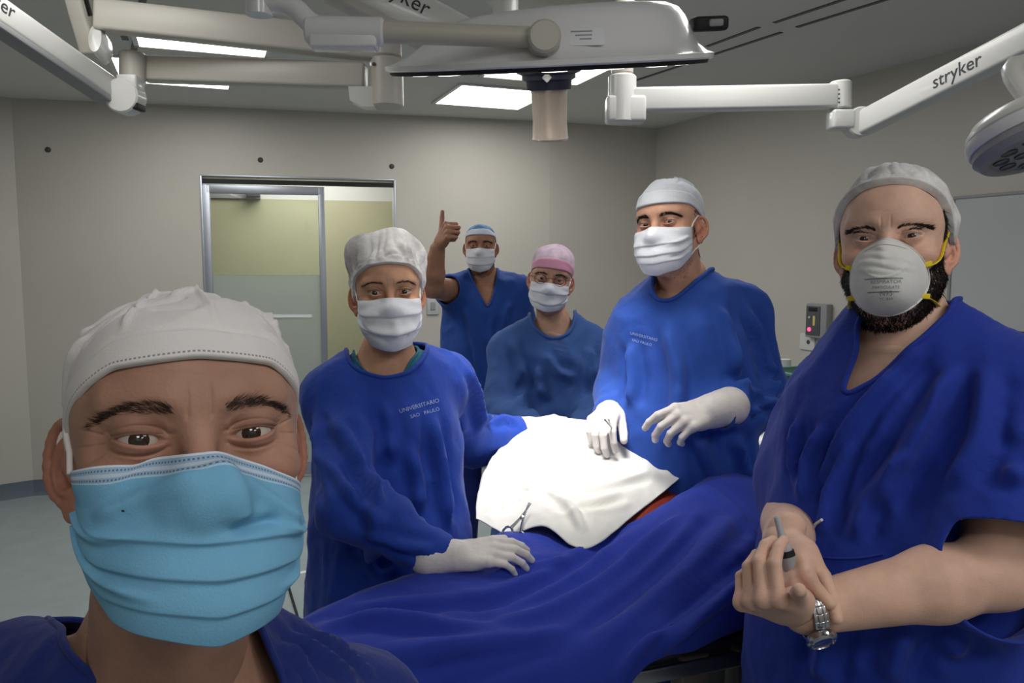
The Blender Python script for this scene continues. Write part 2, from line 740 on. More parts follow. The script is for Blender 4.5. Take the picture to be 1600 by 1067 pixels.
class Head:
    """a head in its own frame: face to -y, x to the picture's right, eyes level at z = 0, y = -.08"""

    def __init__(self, eye, yaw, pitch, roll, s=1.0, jaw=1.0, width=1.0, neck_to=None, neck_r=0.058, smile=0.0,
                 eye_open=1.0, brow_low=0.0, female=False, lod=1.0, look=None, top=0.0, mw=1.0):
        self.R = rotz(math.radians(yaw)) @ rotx(-math.radians(pitch)) @ roty(math.radians(roll))
        self.s = s
        self.T = np.asarray(eye) - self.R @ (np.array((0, -0.08, 0)) * s)
        self.lod, self.eye_open, self.brow_low, self.female, self.jaw, self.width = lod, eye_open, brow_low, female, jaw, width
        self.nb = self.loc(neck_to) if neck_to is not None else np.array((0, 0.035, -0.22))
        self.neck_r, self.smile = neck_r, smile
        self.look = CAM if look is None else look
        w, j = width, jaw
        S = Sdf()
        S.ell((0, 0.014, 0.028 + top * 0.5), (0.0715 * w, 0.098, 0.071 + top * 0.5))
        S.ell((0, -0.034, 0.032), (0.059 * w, 0.056, 0.048), k=0.03)
        S.ell((0, -0.034, -0.052), (0.053 * w, 0.05, 0.066), k=0.03)
        S.ell((0, -0.07, -0.1), (0.023 * j, 0.021, 0.018), k=0.02)
        for q in (-1, 1):
            S.cap((q * 0.050 * j * w, 0.0, -0.055), (q * 0.021 * j, -0.066, -0.1), 0.016, 0.017, k=0.025)
            S.ell((q * 0.043 * w, -0.057 - 0.003 * smile, -0.026 + 0.004 * smile), (0.021, 0.023, 0.017), k=0.018)
            S.cap((q * 0.014, -0.083, 0.021), (q * 0.048 * w, -0.068, 0.023), 0.0085 if female else 0.0105, 0.008, k=0.014)
            S.ell((q * 0.055 * w, -0.02, 0.0), (0.012, 0.036, 0.032), k=0.02)
        for q in (-1, 1):
            S.ell((q * 0.032, -0.1, 0.0015), (0.021, 0.0165, 0.0145), k=0.012, sub=True)
        S.cap((0, -0.083, 0.014), (0, -0.104, -0.032), 0.0075, 0.0095, k=0.011)
        S.ell((0, -0.109, -0.036), (0.0125, 0.0125, 0.011), k=0.008)
        for q in (-1, 1):
            S.ell((q * 0.0125, -0.098, -0.039), (0.0085, 0.012, 0.009), k=0.006)
        S.ell((0, -0.083, -0.069), (0.026, 0.013, 0.017), k=0.015)
        self.skull_n = len(S.p)
        for q in (-1, 1):
            S.ell((q * 0.032, -0.074, 0.0), (0.0142, 0.0142, 0.0136), k=0.005)
        S.cap((0, 0.02, -0.05), self.nb, 0.056 * (0.92 if female else 1.0), neck_r, k=0.03)
        self.S = S
        K = Sdf()
        K.p = [p for p in S.p[:2]]
        K.ell((0, 0.02, -0.03), (0.066 * w, 0.075, 0.08), k=0.03)
        K.cap((0, 0.02, -0.05), self.nb, 0.054, neck_r, k=0.03)
        self.K = K
        H = Sdf()
        H.ell((0, -0.056, -0.062), (0.060 * w * mw, 0.056, 0.068))
        H.cap((0, -0.088, -0.008), (0, -0.106, -0.036), 0.0085, 0.0125, k=0.016)
        H.ell((0, -0.08, -0.095), (0.034 * j, 0.026, 0.032), k=0.03)
        for q in (-1, 1):
            H.ell((q * (0.0445 - 0.05 * (1 - mw)) * w, -0.036, -0.05), (0.021, 0.045, 0.042), k=0.02)
        self.H = H

    def loc(self, P):
        return (np.asarray(P) - self.T) @ self.R / self.s

    def wor(self, P):
        return self.T + (np.asarray(P) * self.s) @ self.R.T

    def wdir(self, d):
        return np.asarray(d) @ self.R.T

    def cast(self, S, O, D, t0=0.26, it=26):
        t = np.full(len(O), t0)
        for _ in range(it):
            t = t - S(O + D * t[:, None]) * 0.88
            t = np.maximum(t, 0.004)
        return O + D * t[:, None]

    def ray(self, lat, phi):
        """lat in metres: below 0 level rays at z = .04 + lat, above 0 swinging up to the crown"""
        lat, phi = np.broadcast_arrays(np.asarray(lat, float), np.asarray(phi, float))
        e = np.clip(lat / 0.09, 0, math.pi / 2)
        z = 0.04 + np.minimum(lat, 0)
        u = np.clip((-0.05 - z) / max(1e-6, (-0.05 - self.nb[2])), 0, 1.0)
        O = np.stack([u * self.nb[0], 0.008 + u * (self.nb[1] - 0.008), z], -1)
        D = np.stack([np.sin(phi) * np.cos(e), -np.cos(phi) * np.cos(e), np.sin(e)], -1)
        return O.reshape(-1, 3), D.reshape(-1, 3)

    def build(self, skin, body=None, extra=None):
        """returns local verts/faces of the head with its neck ending in a skirt on the body"""
        L = self.lod
        nf, nb_ = int(230 / L), int(90 / L)
        f = np.radians(42)
        phi = np.concatenate([np.linspace(-f, f, nf), np.linspace(f, 2 * np.pi - f, nb_ + 2)[1:-1]])
        zb = self.nb[2]
        rows = np.concatenate([
            np.linspace(zb, -0.125, max(8, int(16 / L)))[:-1], np.linspace(-0.125, -0.02, int(52 / L))[:-1],
            np.linspace(-0.02, 0.016, int(76 / L))[:-1], np.linspace(0.016, 0.04, int(22 / L))[:-1]]) - 0.04
        rows = np.concatenate([rows, np.linspace(0, 0.09 * math.pi / 2 * 0.985, int(46 / L))])
        lat, ph = np.meshgrid(rows, phi, indexing='ij')
        O, D = self.ray(lat.ravel(), ph.ravel())
        P = self.cast(self.S, O, D)
        self.base = P
        # eye openings: inside the almond the skin is sunk behind the eyeball
        for q in (-1, 1):
            ec = np.array((q * 0.032, -0.074, 0.0))
            v = P - ec
            near = (np.abs(v[:, 0]) < 0.024) & (np.abs(v[:, 2]) < 0.02) & (P[:, 1] < -0.05)
            xe = v[:, 0] * q
            zt = v[:, 2] - 0.09 * xe
            w = 0.0148
            a = np.clip(1 - (xe / w) ** 2, 0, 1)
            sk = 1 - 0.18 * xe / w
            up = (0.0056 * self.eye_open) * a ** 0.62 * sk
            lo = -(0.0048 * self.eye_open ** 0.5) * a ** 0.75 * (1 - 0.1 * xe / w) + 0.0008 * self.smile
            sd = np.minimum(up - zt, zt - lo)
            sd = np.where(np.abs(xe) < w, sd, -0.001)
            m = sstep(-0.0001, 0.0007, sd) * near
            dirn = v / (np.linalg.norm(v, axis=1)[:, None] + 1e-9)
            P = P * (1 - m[:, None]) + (ec + dirn * 0.0096) * m[:, None]
            out = np.where(near, 1.0, 0.0) * (1 - m)
            cr = up + 0.0042
            crease = -0.0013 * np.exp(-((zt - cr) / 0.0011) ** 2) * sstep(0.021, 0.013, np.abs(xe))
            hood = 0.0016 * np.exp(-((zt - cr - 0.004) / 0.003) ** 2) * sstep(0.022, 0.014, np.abs(xe))
            bag = -0.0010 * np.exp(-((zt - (lo - 0.0058 - 0.1 * xe)) / 0.0012) ** 2) * sstep(0.02, 0.012, np.abs(xe)) * (0.6 + self.smile)
            rim = 0.0006 * np.exp(-((zt - lo + 0.0014) / 0.0012) ** 2) * sstep(0.016, 0.011, np.abs(xe))
            P = P + (np.array((0, -1.0, 0)) * ((crease + hood + bag + rim) * out)[:, None])
            if self.smile:
                for kk, (ang, off) in enumerate(((0.35, 0.004), (-0.1, -0.001), (-0.55, -0.006), (-0.75, -0.012))):
                    dz = v[:, 2] - off - (xe - 0.018) * math.tan(ang)
                    g = np.exp(-(dz / 0.0009) ** 2) * sstep(0.016, 0.021, xe) * sstep(0.036, 0.028, xe) * (P[:, 1] < -0.03)
                    P = P - D * (0.0009 * self.smile * g)[:, None]
        # frown and forehead lines
        fr = P[:, 1] < -0.06
        for z0, amp in ((0.036, 0.0005), (0.046, 0.0005), (0.056, 0.0004)):
            g = np.exp(-((P[:, 2] - z0 - 6 * P[:, 0] ** 2 + 0.0012 * np.sin(P[:, 0] * 160)) / 0.0012) ** 2) * sstep(0.045, 0.02, np.abs(P[:, 0]))
            P = P - D * (amp * g * fr)[:, None]
        for q in (-1, 1):
            g = np.exp(-((P[:, 0] - q * 0.0065) / 0.0013) ** 2) * sstep(0.008, 0.014, P[:, 2]) * sstep(0.034, 0.024, P[:, 2])
            P = P - D * (0.0009 * g * fr)[:, None]
        P = P + D * (perlin(P * 45) * 0.0007)[:, None]
        nu, nv = len(phi), len(rows)
        Fc = grid_faces(nu, nv, True)
        W = self.wor(P)
        blush = 0.18 * np.exp(-((P[:, 2] + 0.025) / 0.02) ** 2) * (P[:, 1] < -0.02)
        blush = np.maximum(blush, 0.35 * np.exp(-(np.linalg.norm(P - (0, -0.108, -0.03), axis=1) / 0.022) ** 2))
        blush = np.maximum(blush, 0.22 * np.exp(-((np.abs(P[:, 0]) - 0.032) / 0.016) ** 2 - ((P[:, 2] + 0.004) / 0.012) ** 2) * (P[:, 1] < -0.05))
        # skirt on the body
        if body is not None:
            tree = bvh(*body)
            ring = W[:nu].copy()
            c = ring.mean(0)
            out = ring - c
            out /= np.linalg.norm(out, axis=1)[:, None]
            ns = 7
            extra_rows = []
            for kx in range(1, ns + 1):
                t = kx / ns
                q = ring + out * (0.030 * t) + np.array((0, 0, -0.022)) * t
                for i in range(nu):
                    hit = tree.find_nearest(Vector(q[i]))
                    if hit[0] is not None:
                        tgt = np.array(hit[0]) + np.array(hit[1]) * (0.0012 * (1 - t) - 0.0006)
                        q[i] = q[i] * (1 - sstep(0, 0.75, t)) + tgt * sstep(0, 0.75, t)
                extra_rows.append(q)
            W = np.concatenate(extra_rows[::-1] + [W])
            blush = np.concatenate([np.zeros(ns * nu), blush])
            nv += ns
            Fc = grid_faces(nu, nv, True)
            fa = np.array(Fc)
            w = np.zeros(len(W))
            w[nu * 2:nu * (ns + 5)] = 1
            W = smooth_mesh(W, fa, 6, 0.5, w)
        crown = len(W)
        W = np.concatenate([W, [self.wor(self.cast(self.S, np.array([[0, 0.008, 0.04]]), np.array([[0, 0, 1.0]])))[0]]])
        blush = np.append(blush, 0)
        top = (nv - 1) * nu
        Fc = [list(x) for x in Fc] + [[top + i, top + (i + 1) % nu, crown] for i in range(nu)]
        self.W, self.Fc, self.blush = W, Fc, blush
        return W, Fc, blush

    def ear(self, q, h=0.0016):
        S = Sdf()      # ear frame: x out of the head, y towards the face, z up
        S.ell((0.001, -0.001, 0.001), (0.0045, 0.016, 0.027))
        hp = [(0.004, 0.004, -0.003), (0.006, 0.013, 0.008), (0.006, 0.013, 0.02), (0.005, 0.005, 0.029), (0.006, -0.007, 0.030),
              (0.008, -0.016, 0.022), (0.0095, -0.019, 0.006), (0.009, -0.016, -0.010), (0.006, -0.008, -0.021)]
        S.chain([np.array(p) for p in catmull(hp, 18)], [0.0034] * 18, k=0.003)
        S.ell((0.003, 0.001, -0.027), (0.0045, 0.0095, 0.0095), k=0.006)
        ah = catmull([(0.005, 0.004, 0.019), (0.0065, -0.006, 0.012), (0.007, -0.010, 0.0), (0.006, -0.006, -0.012), (0.004, 0.003, -0.017)], 12)
        S.chain([np.array(p) for p in ah], [0.0036] * 12, k=0.003)
        S.ell((0.008, 0.000, -0.004), (0.006, 0.0085, 0.010), k=0.003, sub=True)
        S.ell((0.005, 0.0125, -0.006), (0.005, 0.004, 0.007), k=0.004)
        S.cap((-0.012, 0.012, 0.0), (0.0, 0.008, 0.002), 0.014, 0.011, k=0.008)
        V, Fc = surfnet(S, (-0.028, -0.028, -0.042), (0.02, 0.028, 0.04), h)
        V = V.copy()
        a = math.radians(24)
        # flare: the rear edge stands off the head
        R = rotz(a)
        V = V @ R.T
        V = V * np.array((1, -1, 1.0))
        V = V @ rotx(math.radians(-8)).T
        V[:, 0] *= q
        if q < 0:
            Fc = Fc[:, ::-1]
        Fc = Fc[:, ::-1]
        P = V + np.array((q * 0.0705 * self.width, 0.014, -0.016))
        return self.wor(P), Fc

    def person_skin(self, parent, skin, body=None, ears=(1, 1), others=()):
        """one 'body' mesh: trunk and limbs, the head and its ears"""
        W, Fc, bl = self.build(skin, body)
        Vs, Fs, Bs, n = [W], [list(f) for f in Fc], [bl], len(W)
        for q, on in zip((-1, 1), ears):
            if on:
                v, f = self.ear(q, 0.0014 * max(1, self.lod * 0.8))
                Vs.append(v)
                Fs += (np.asarray(f) + n).tolist()
                Bs.append(np.full(len(v), 0.45))
                n += len(v)
        for item in ([body] if body is not None else []) + list(others):
            v, f = item
            Vs.append(v)
            Fs += (np.asarray(f) + n).tolist()
            Bs.append(np.zeros(len(v)))
            n += len(v)
        o = mesh_obj('body', np.concatenate(Vs), Fs, skin, parent)
        set_blush(o, np.concatenate(Bs))
        return o

    def eyes(self, parent, iris=None):
        n = 20 if self.lod < 2 else 12
        for q in (-1, 1):
            c = self.wor((q * 0.032, -0.074, 0))
            g = unit(np.asarray(self.look) - c)
            R = frame(np.cross((0, 0, 1.0), g), g)
            r = 0.0122 * self.s
            ang = [0.0, 4, 8, 11, 13, 17, 21, 25, 28, 30, 36, 44, 54, 66, 78, 95]
            prof = [(r * math.sin(math.radians(a)), r * math.cos(math.radians(a)) + (0.0007 * self.s * math.exp(-(a / 22.0) ** 2))) for a in ang]
            V, Fc = lathe(prof, n)
            mi = []
            for i in range(len(ang) - 1):
                mi += [2 if ang[i + 1] <= 11 else (1 if ang[i + 1] <= 28 else 0)] * n
            mi += [0] * (len(Fc) - len(mi))
            mesh_obj('eye', V @ R.T + c, Fc, [SCLERA, iris or IRIS, PUPIL], parent, mi=mi)

    def skin_at(self, lat, phi):
        O, D = self.ray(lat, phi)
        return self.cast(self.S, O, D), D

    def brows(self, parent, n=260, thick=0.0036, rad=0.00028, length=0.0085, low=0.0, arch=0.0035, tilt=0.0, col=HAIR, droop=1.0):
        for q in (-1, 1):
            u = RNG.random(n)
            x = 0.0135 + 0.043 * u
            half = thick * (0.95 - 0.55 * u) * np.clip(u * 9, 0.5, 1)
            z = 0.0165 - low + arch * np.sin(np.clip(u * 1.15, 0, 1) * 2.4) - 0.0065 * droop * np.maximum(u - 0.6, 0) * 2.5 + tilt * (u - 0.3)
            z = z + half * (RNG.random(n) * 2 - 1)
            xx = q * x
            O = np.stack([xx, np.full(n, -0.0), z], 1)
            D = np.tile(np.array((0, -1.0, 0)), (n, 1))
            P = self.cast(self.S, O, D)
            g = sgrad(self.S, P, 0.001)
            d = np.stack([q * (0.55 + 0.9 * u), np.zeros(n), 0.75 - 1.25 * u], 1) + RNG.normal(size=(n, 3)) * 0.18
            d = d - g * (d * g).sum(1)[:, None] + g * 0.22
            strands('eyebrow', self.wor(P - g * 0.0004), self.wdir(d), length * self.s * (0.7 + 0.5 * RNG.random(n)), rad * self.s, col, parent,
                    bend=self.wdir(-g) * 0.12)

    def lashes(self, parent, n=46, rad=0.00016):
        for q in (-1, 1):
            roots, dirs = [], []
            ec = np.array((q * 0.032, -0.074, 0.0))
            for i in range(n):
                xe = -0.012 + 0.0255 * i / (n - 1)
                a = max(0, 1 - (xe / 0.0148) ** 2)
                up = 0.0056 * self.eye_open * a ** 0.62 * (1 - 0.18 * xe / 0.0148) + 0.0004
                z = up + 0.09 * xe
                y = -math.sqrt(max(1e-8, 0.0138 ** 2 - xe * xe - z * z))
                roots.append(ec + np.array((q * xe, y, z)))
                dirs.append(np.array((q * (0.25 + xe * 30), -1.0, 0.15)))
            strands('eyelashes', self.wor(np.array(roots)), self.wdir(np.array(dirs)), 0.0062 * self.s, rad * self.s, HAIR, parent,
                    bend=self.wdir(np.tile(np.array((0, 0, 0.6)), (n, 1))))

    def fuzz(self, name, parent, n, lat, phi, keep, length, rad, m, down=0.9, out=0.35, jitter=0.3):
        """short hair or beard on the skin between lat and phi limits where keep(P) holds"""
        la = lat[0] + (lat[1] - lat[0]) * RNG.random(n)
        ph = phi[0] + (phi[1] - phi[0]) * RNG.random(n)
        P, D = self.skin_at(la, ph)
        k = keep(P, ph)
        P = P[k]
        g = sgrad(self.S, P, 0.0015)
        d = np.tile(np.array((0, 0.25, -down)), (len(P), 1)) + RNG.normal(size=(len(P), 3)) * jitter
        d = d - g * (d * g).sum(1)[:, None] * 0.9 + g * out
        return strands(name, self.wor(P - g * 0.0005), self.wdir(d), length * self.s * (0.6 + 0.6 * RNG.random(len(P))), rad, m, parent,
                       bend=self.wdir(-g) * 0.15)

    # ---------------------------------------------------------------- caps
    def cap(self, name, parent, m, front, side, back, base=0.003, puff=0.008, wr=0.003, wsc=22, pleats=0, pamp=0.003, band=0.0,
            nu=150, nv=46, lump=0.0, seam=False, bandmat=None, seed=0.0, temple=None, creases=(), kind=None, peak=(0, 0, 0)):
        phi = np.linspace(-np.pi, np.pi, nu, endpoint=False)
        a = np.abs(phi)
        te = temple if temple is not None else (front * 0.55 + side * 0.45)
        br = np.interp(a, np.radians([0, 28, 55, 88, 118, 180]), [front, front * 0.85 + te * 0.15, te, side, side * 0.4 + back * 0.6, back])
        for _ in range(3):
            br = (np.roll(br, 1) + 2 * br + np.roll(br, -1)) / 4
        top = 0.09 * math.pi / 2 * 0.99
        tt = np.concatenate([[0, 0.0, 0.0], np.linspace(0.0, 1, nv) ** 1.05])
        lat = br[None] + (top - br[None]) * tt[:, None]
        ph = np.broadcast_to(phi[None], lat.shape)
        O, D = self.ray(lat.ravel(), ph.ravel())
        P = self.cast(self.K, O, D)
        N = sgrad(self.K, P, 0.004)
        T = np.repeat(tt, nu)
        PH = ph.ravel()
        off = base + puff * sstep(0.05, 0.55, T)
        off = off + wr * ridged(P * wsc + seed) * sstep(0.03, 0.25, T) + lump * perlin(P * 16 + 7 + seed) * sstep(0.02, 0.3, T)
        if pleats:
            ff = PH * pleats + 2.2 * perlin(np.stack([np.cos(PH) * 2, np.sin(PH) * 2, T * 2 + seed], 1))
            off = off + pamp * (np.abs(np.sin(ff)) - 0.4) * sstep(0.0, 0.12, T) * (1 - sstep(0.25, 0.85, T))
        for (p0, t0, p1, t1, w, amp) in creases:      # creases given as azimuth (deg) and height share
            A = np.array((math.radians(p0) * 0.085, t0 * 0.15))
            B = np.array((math.radians(p1) * 0.085, t1 * 0.15))
            Q = np.stack([PH * 0.085, T * 0.15], 1)
            h = np.clip((Q - A) @ (B - A) / ((B - A) @ (B - A)), 0, 1)
            d = np.linalg.norm(Q - A - h[:, None] * (B - A), axis=1)
            off = off + amp * np.exp(-(d / w) ** 2) * sstep(0, .15, h) * sstep(1, .85, h)
        if band:
            L = lat.ravel() - np.tile(br, len(tt))
            off = off + 0.0022 * sstep(band + 0.0012, band - 0.0012, L)
            off = off - 0.0012 * np.exp(-((L - band - 0.002) / 0.0016) ** 2)
        off[:nu] = 0.0005
        off[nu:2 * nu] = base * 0.75
        off[2 * nu:3 * nu] = base * 1.0
        P = P + N * off[:, None]
        P = P + np.asarray(peak) * sstep(0.2, 1.0, T)[:, None]
        P[nu:2 * nu, 2] -= 0.0012
        Fc = grid_faces(nu, len(tt), True)
        c = self.cast(self.K, np.array([[0, 0.008, 0.04]]), np.array([[0, 0, 1.0]]))[0] + (0, 0, base + puff) + np.asarray(peak)
        V = np.concatenate([P, [c]])
        t0 = (len(tt) - 1) * nu
        Fc = [list(f) for f in Fc] + [[t0 + i, t0 + (i + 1) % nu, len(P)] for i in range(nu)]
        mi = None
        mats = m
        if bandmat is not None:
            Lr = lat - br[None]
            mats = [m, bandmat]
            mi = [1 if Lr[min(i // nu, len(tt) - 1), i % nu] < band else 0 for i in range((len(tt) - 1) * nu)] + [0] * nu
        uv = np.concatenate([np.stack([PH / (2 * np.pi) + 0.5, lat.ravel() - np.tile(br, len(tt))], 1), [[0.5, 1]]])
        return mesh_obj(name, self.wor(V), Fc, mats, parent, mi=mi, uv=uv)

    # ---------------------------------------------------------------- masks
    def mask_points(self, phi, z, off):
        O = np.stack([np.zeros_like(phi), np.full_like(phi, -0.012), z], 1)
        D = np.stack([np.sin(phi), -np.cos(phi), np.zeros_like(phi)], 1)
        def both(P):
            a, b = self.H(P), self.S(P) - 0.0005
            h = np.clip(0.5 + 0.5 * (a - b) / 0.010, 0, 1)
            return a * (1 - h) + b * h - 0.010 * h * (1 - h)
        P = self.cast(both, O, D, t0=0.2)
        return P, D

    def mask(self, parent, m, ztop=(-0.012, -0.017, -0.014), zbot=(-0.127, -0.112, -0.078), pmax=76, pleats=None, nu=90, nv=90,
             off=0.0025, wr=0.0008, loops_=True, nose=0.0, creases=(), loop_mat=None, asym=0.0, lr=0.0014, slant=0.0, slant_b=0.0):
        s = np.linspace(-1, 1, nu)
        pm = np.radians(pmax)
        phi = s * pm + asym
        a = np.abs(s)
        zt = np.interp(a, [0, 0.5, 1], ztop) + nose * np.exp(-(s / 0.16) ** 2)
        zb = np.interp(a, [0, 0.55, 1], zbot)
        for _ in range(6):
            zb[1:-1] = (zb[:-2] + 2 * zb[1:-1] + zb[2:]) / 4
            zt[1:-1] = (zt[:-2] + 2 * zt[1:-1] + zt[2:]) / 4
        zt = zt + slant * s
        zb = zb + slant_b * s
        t = np.linspace(0, 1, nv)
        Z = zt[None] + (zb - zt)[None] * t[:, None]
        PHI = np.broadcast_to(phi[None], Z.shape)
        P, D = self.mask_points(PHI.ravel().copy(), Z.ravel(), off)
        N = sgrad(lambda Q_: np.minimum(self.H(Q_), self.S(Q_)), P, 0.006)
        N = unitrows(smooth_grid(N, nv, nu, 3))
        S_, T_ = np.broadcast_to(s[None], Z.shape).ravel(), np.repeat(t, nu)
        o = np.full(len(P), off)
        pl = pleats if pleats is not None else ((0.30, 0.05, 0.0032), (0.50, 0.02, 0.0032), (0.70, -0.04, 0.003))
        for t0, cv, amp in pl:
            d = T_ - (t0 + cv * (1 - S_ ** 2))
            o = o + amp * np.where(d < 0, np.exp(-(d / 0.11) ** 2), np.exp(-(d / 0.018) ** 2)) * (0.15 + 0.85 * (1 - np.abs(S_) ** 3))
        for (s0, t0, s1, t1, w, amp) in creases:
            A, B = np.array((s0 * 0.09, t0 * 0.115)), np.array((s1 * 0.09, t1 * 0.115))
            Q = np.stack([S_ * 0.09, T_ * 0.115], 1)
            h = np.clip((Q - A) @ (B - A) / ((B - A) @ (B - A)), 0, 1)
            dd = np.linalg.norm(Q - A - h[:, None] * (B - A), axis=1)
            o = o + amp * np.exp(-(dd / w) ** 2) * sstep(1, .7, h)
        o = o + wr * ridged(P * 30 + 3) * sstep(0, 0.1, T_)
        o = np.where(np.abs(S_) > 0.94, o * 0.4 + off * 0.6, o)
        P = P + N * o[:, None]
        Fc = np.array(grid_faces(nu, nv))
        self.mP = P.reshape(nv, nu, 3)
        W = self.wor(P)
        Nw = self.wdir(N)
        n = len(W)
        W2 = np.concatenate([W, W - Nw * (0.0011 * self.s)])
        edge = []
        ring = [i for i in range(nu)] + [j * nu + nu - 1 for j in range(1, nv)] + [(nv - 1) * nu + i for i in range(nu - 2, -1, -1)] + [j * nu for j in range(nv - 2, 0, -1)]
        for i in range(len(ring)):
            a0, b0 = ring[i], ring[(i + 1) % len(ring)]
            edge.append((b0, a0, a0 + n, b0 + n))
        F2 = Fc.tolist() + (Fc[:, ::-1] + n).tolist() + edge
        uv = np.stack([S_ * 0.5 + 0.5, T_], 1)
        ob = mesh_obj('face_mask', W2, F2, m, parent, uv=np.concatenate([uv, uv]))
        if loops_:
            lm = loop_mat or MATS['white elastic']
            for q, iu in ((-1, 1), (1, nu - 2)):
                w = self.width
                a0 = self.mP[1, iu]
                b0 = self.mP[nv - 2, iu]
                top = [a0, a0 * (0.5, 0.5, 0.5) + np.array((q * 0.0725 * w, -0.012, 0.012)) * 0.5, (q * 0.0715 * w, 0.0, 0.016), (q * 0.074 * w, 0.016, 0.014), (q * 0.078, 0.026, 0.0), (q * 0.075, 0.028, -0.025),
                       (q * 0.069 * w, 0.018, -0.047), b0 * 0.5 + np.array((q * 0.067 * w, 0.006, -0.055)) * 0.5, b0]
                C = catmull(top, 40)
                g = self.S(C)
                C = C + sgrad(self.S, C, 0.002) * np.maximum(0.0016 - g, 0)[:, None]
                V, Fq = tube(self.wor(C), lr * self.s, 8)
                mesh_obj('ear_loop', V, Fq, lm, ob)
        return ob

    def cup_mask(self, parent, m, m2, strap):
        """moulded cup respirator: rounded cup, flange, seam, print, tabs and straps"""
        c = np.array((0.0, 0.0, -0.060))
        nr, na = 40, 72
        a = np.linspace(0, 2 * np.pi, na, endpoint=False)
        rx = 0.0515
        up, dn = 0.0530, 0.0530
        rim = np.stack([rx * np.cos(a) * (1 - 0.10 * np.maximum(np.sin(a), 0) ** 2), np.zeros(na), np.where(np.sin(a) > 0, up, dn) * np.sin(a)], 1) + c
        O = rim.copy()
        O[:, 1] = 0.0
        D = np.tile(np.array((0, -1.0, 0)), (na, 1))
        Pr = self.cast(self.S, O, D)
        yr = np.minimum(Pr[:, 1] - 0.002, -0.045)
        for _ in range(4):
            yr = (np.roll(yr, 1) + 2 * yr + np.roll(yr, -1)) / 4
        V = []
        rr = np.concatenate([np.linspace(1.06, 1.0, 4), np.linspace(0.985, 0.0, nr)])
        yc = -0.137
        for k in rr:
            t = min(k, 1.0)
            prof = (1 - t ** 2.6) ** 0.72
            y = yr + (yc - yr) * prof
            x = rim[:, 0] * k
            z = c[2] + (rim[:, 2] - c[2]) * k
            zz = z - c[2]
            rip = 0.0011 * np.sin(zz * 520 + 6 * x * 14 + 2 * perlin(np.stack([x * 40, zz * 40, x * 0], 1))) * sstep(0.0, 0.008, zz) * sstep(0.97, 0.8, k * np.ones(na))
            seam = -0.0018 * np.exp(-((zz + 0.004 - 0.9 * x * x / 0.05) / 0.0013) ** 2)
            lip = 0.0016 * math.exp(-((k - 0.985) / 0.012) ** 2)
            V.append(np.stack([x, y - rip + seam * 0 - seam * -1.0 - lip, z], 1))
        V = np.concatenate(V)
        n = len(rr)
        Fc = grid_faces(na, n, True)
        uv = np.stack([V[:, 0] / 0.12 + 0.5, (V[:, 2] - c[2]) / 0.12 + 0.5], 1)
        ob = mesh_obj('face_mask', self.wor(V), [f[::-1] for f in Fc], m, parent, uv=uv)
        md = ob.modifiers.new('thickness', 'SOLIDIFY')
        md.thickness = 0.0015
        # foam nose clip
        Q = V.reshape(n, na, 3)
        for q in (-1, 1):
            for (ang, nm) in ((0.32, 'upper'), (-0.48, 'lower')):
                ia = int(round((ang if q > 0 else math.pi - ang) / (2 * math.pi) * na)) % na
                p = Q[3, ia]
                dirv = unit(np.array((q * 0.9, 0.25, 0.25 if ang > 0 else -0.1)))
                R_ = frame(self.wdir(dirv), self.wdir(np.array((q * 0.35, -1.0, 0))))
                b_ = MB().box(self.wor(p + np.array((q * 0.002, -0.002, 0))), (0.0085, 0.0038, 0.0016), R_, 0.001)
                b_.obj('strap_tab', strap, ob)
                if ang > 0:
                    pts = [p, (q * 0.066, -0.035, -0.012), (q * 0.0735, 0.0, 0.014), (q * 0.07, 0.05, 0.03), (q * 0.03, 0.10, 0.035)]
                else:
                    pts = [p, (q * 0.058, -0.03, -0.092), (q * 0.062, 0.02, -0.098), (q * 0.052, 0.06, -0.09), (q * 0.02, 0.085, -0.085)]
                C = catmull(pts, 40)
                for _ in range(3):
                    g = self.S(C)
                    C = C + sgrad(self.S, C, 0.002) * np.maximum(0.0024 - g, 0)[:, None]
                Vt, Ft = tube(self.wor(C), 0.0031, 8, True, 0.35)
                mesh_obj('strap', Vt, Ft, strap, ob)
        return ob, Q, c

# ------------------------------------------------------------------ the room
CEIL = 2.67
WALL = mat('painted wall', srgb(195, 191, 182), rough=0.42, var=0.035, vscale=1.3, bump=0.02, bscale=30, spec=0.4)
CEILM = mat('ceiling paint', srgb(212, 210, 206), rough=0.75, var=0.02, vscale=2)
FLOORM = mat('vinyl floor', srgb(150, 162, 164), rough=0.35, var=0.07, vscale=9, bump=0.02, bscale=90)
COVE = mat('blue vinyl cove', srgb(98, 108, 122), rough=0.45, var=0.08, vscale=12)
ALU = mat('anodised aluminium', srgb(172, 177, 186), rough=0.35, metal=0.75)
DARK = mat('dark rubber', srgb(24, 24, 26), rough=0.6)
DGREY = mat('dark grey plastic', srgb(70, 70, 73), rough=0.45)
WPLA = mat('white enamel', srgb(214, 214, 210), rough=0.32, coat=0.2, var=0.015, vscale=5)
WARMW = mat('warm white enamel', srgb(190, 186, 176), rough=0.38, var=0.02, vscale=5)
GREYP = mat('grey plastic', srgb(150, 150, 152), rough=0.45)
mat('white elastic', srgb(232, 229, 224), rough=0.8)
GLOW = mat('lit diffuser', (1.0, 0.985, 0.96, 1), emit=PANEL_STRENGTH)
OLIVE = mat('olive corridor wall', srgb(172, 170, 140), rough=0.6, var=0.03, vscale=3)
PALE = mat('pale corridor paint', srgb(205, 206, 200), rough=0.6)
CLEAR = mat('clear glass', (0.93, 0.97, 0.95, 1), rough=0.0, trans=1.0, ior=1.45)
FROST = mat('frosted film', srgb(206, 214, 214), rough=0.55, trans=0.72, ior=1.1)


def hit_z(px, py, z):
    d = PX(px, py, 1.0) - CAM
    return CAM + d * ((z - CAM[2]) / d[2])


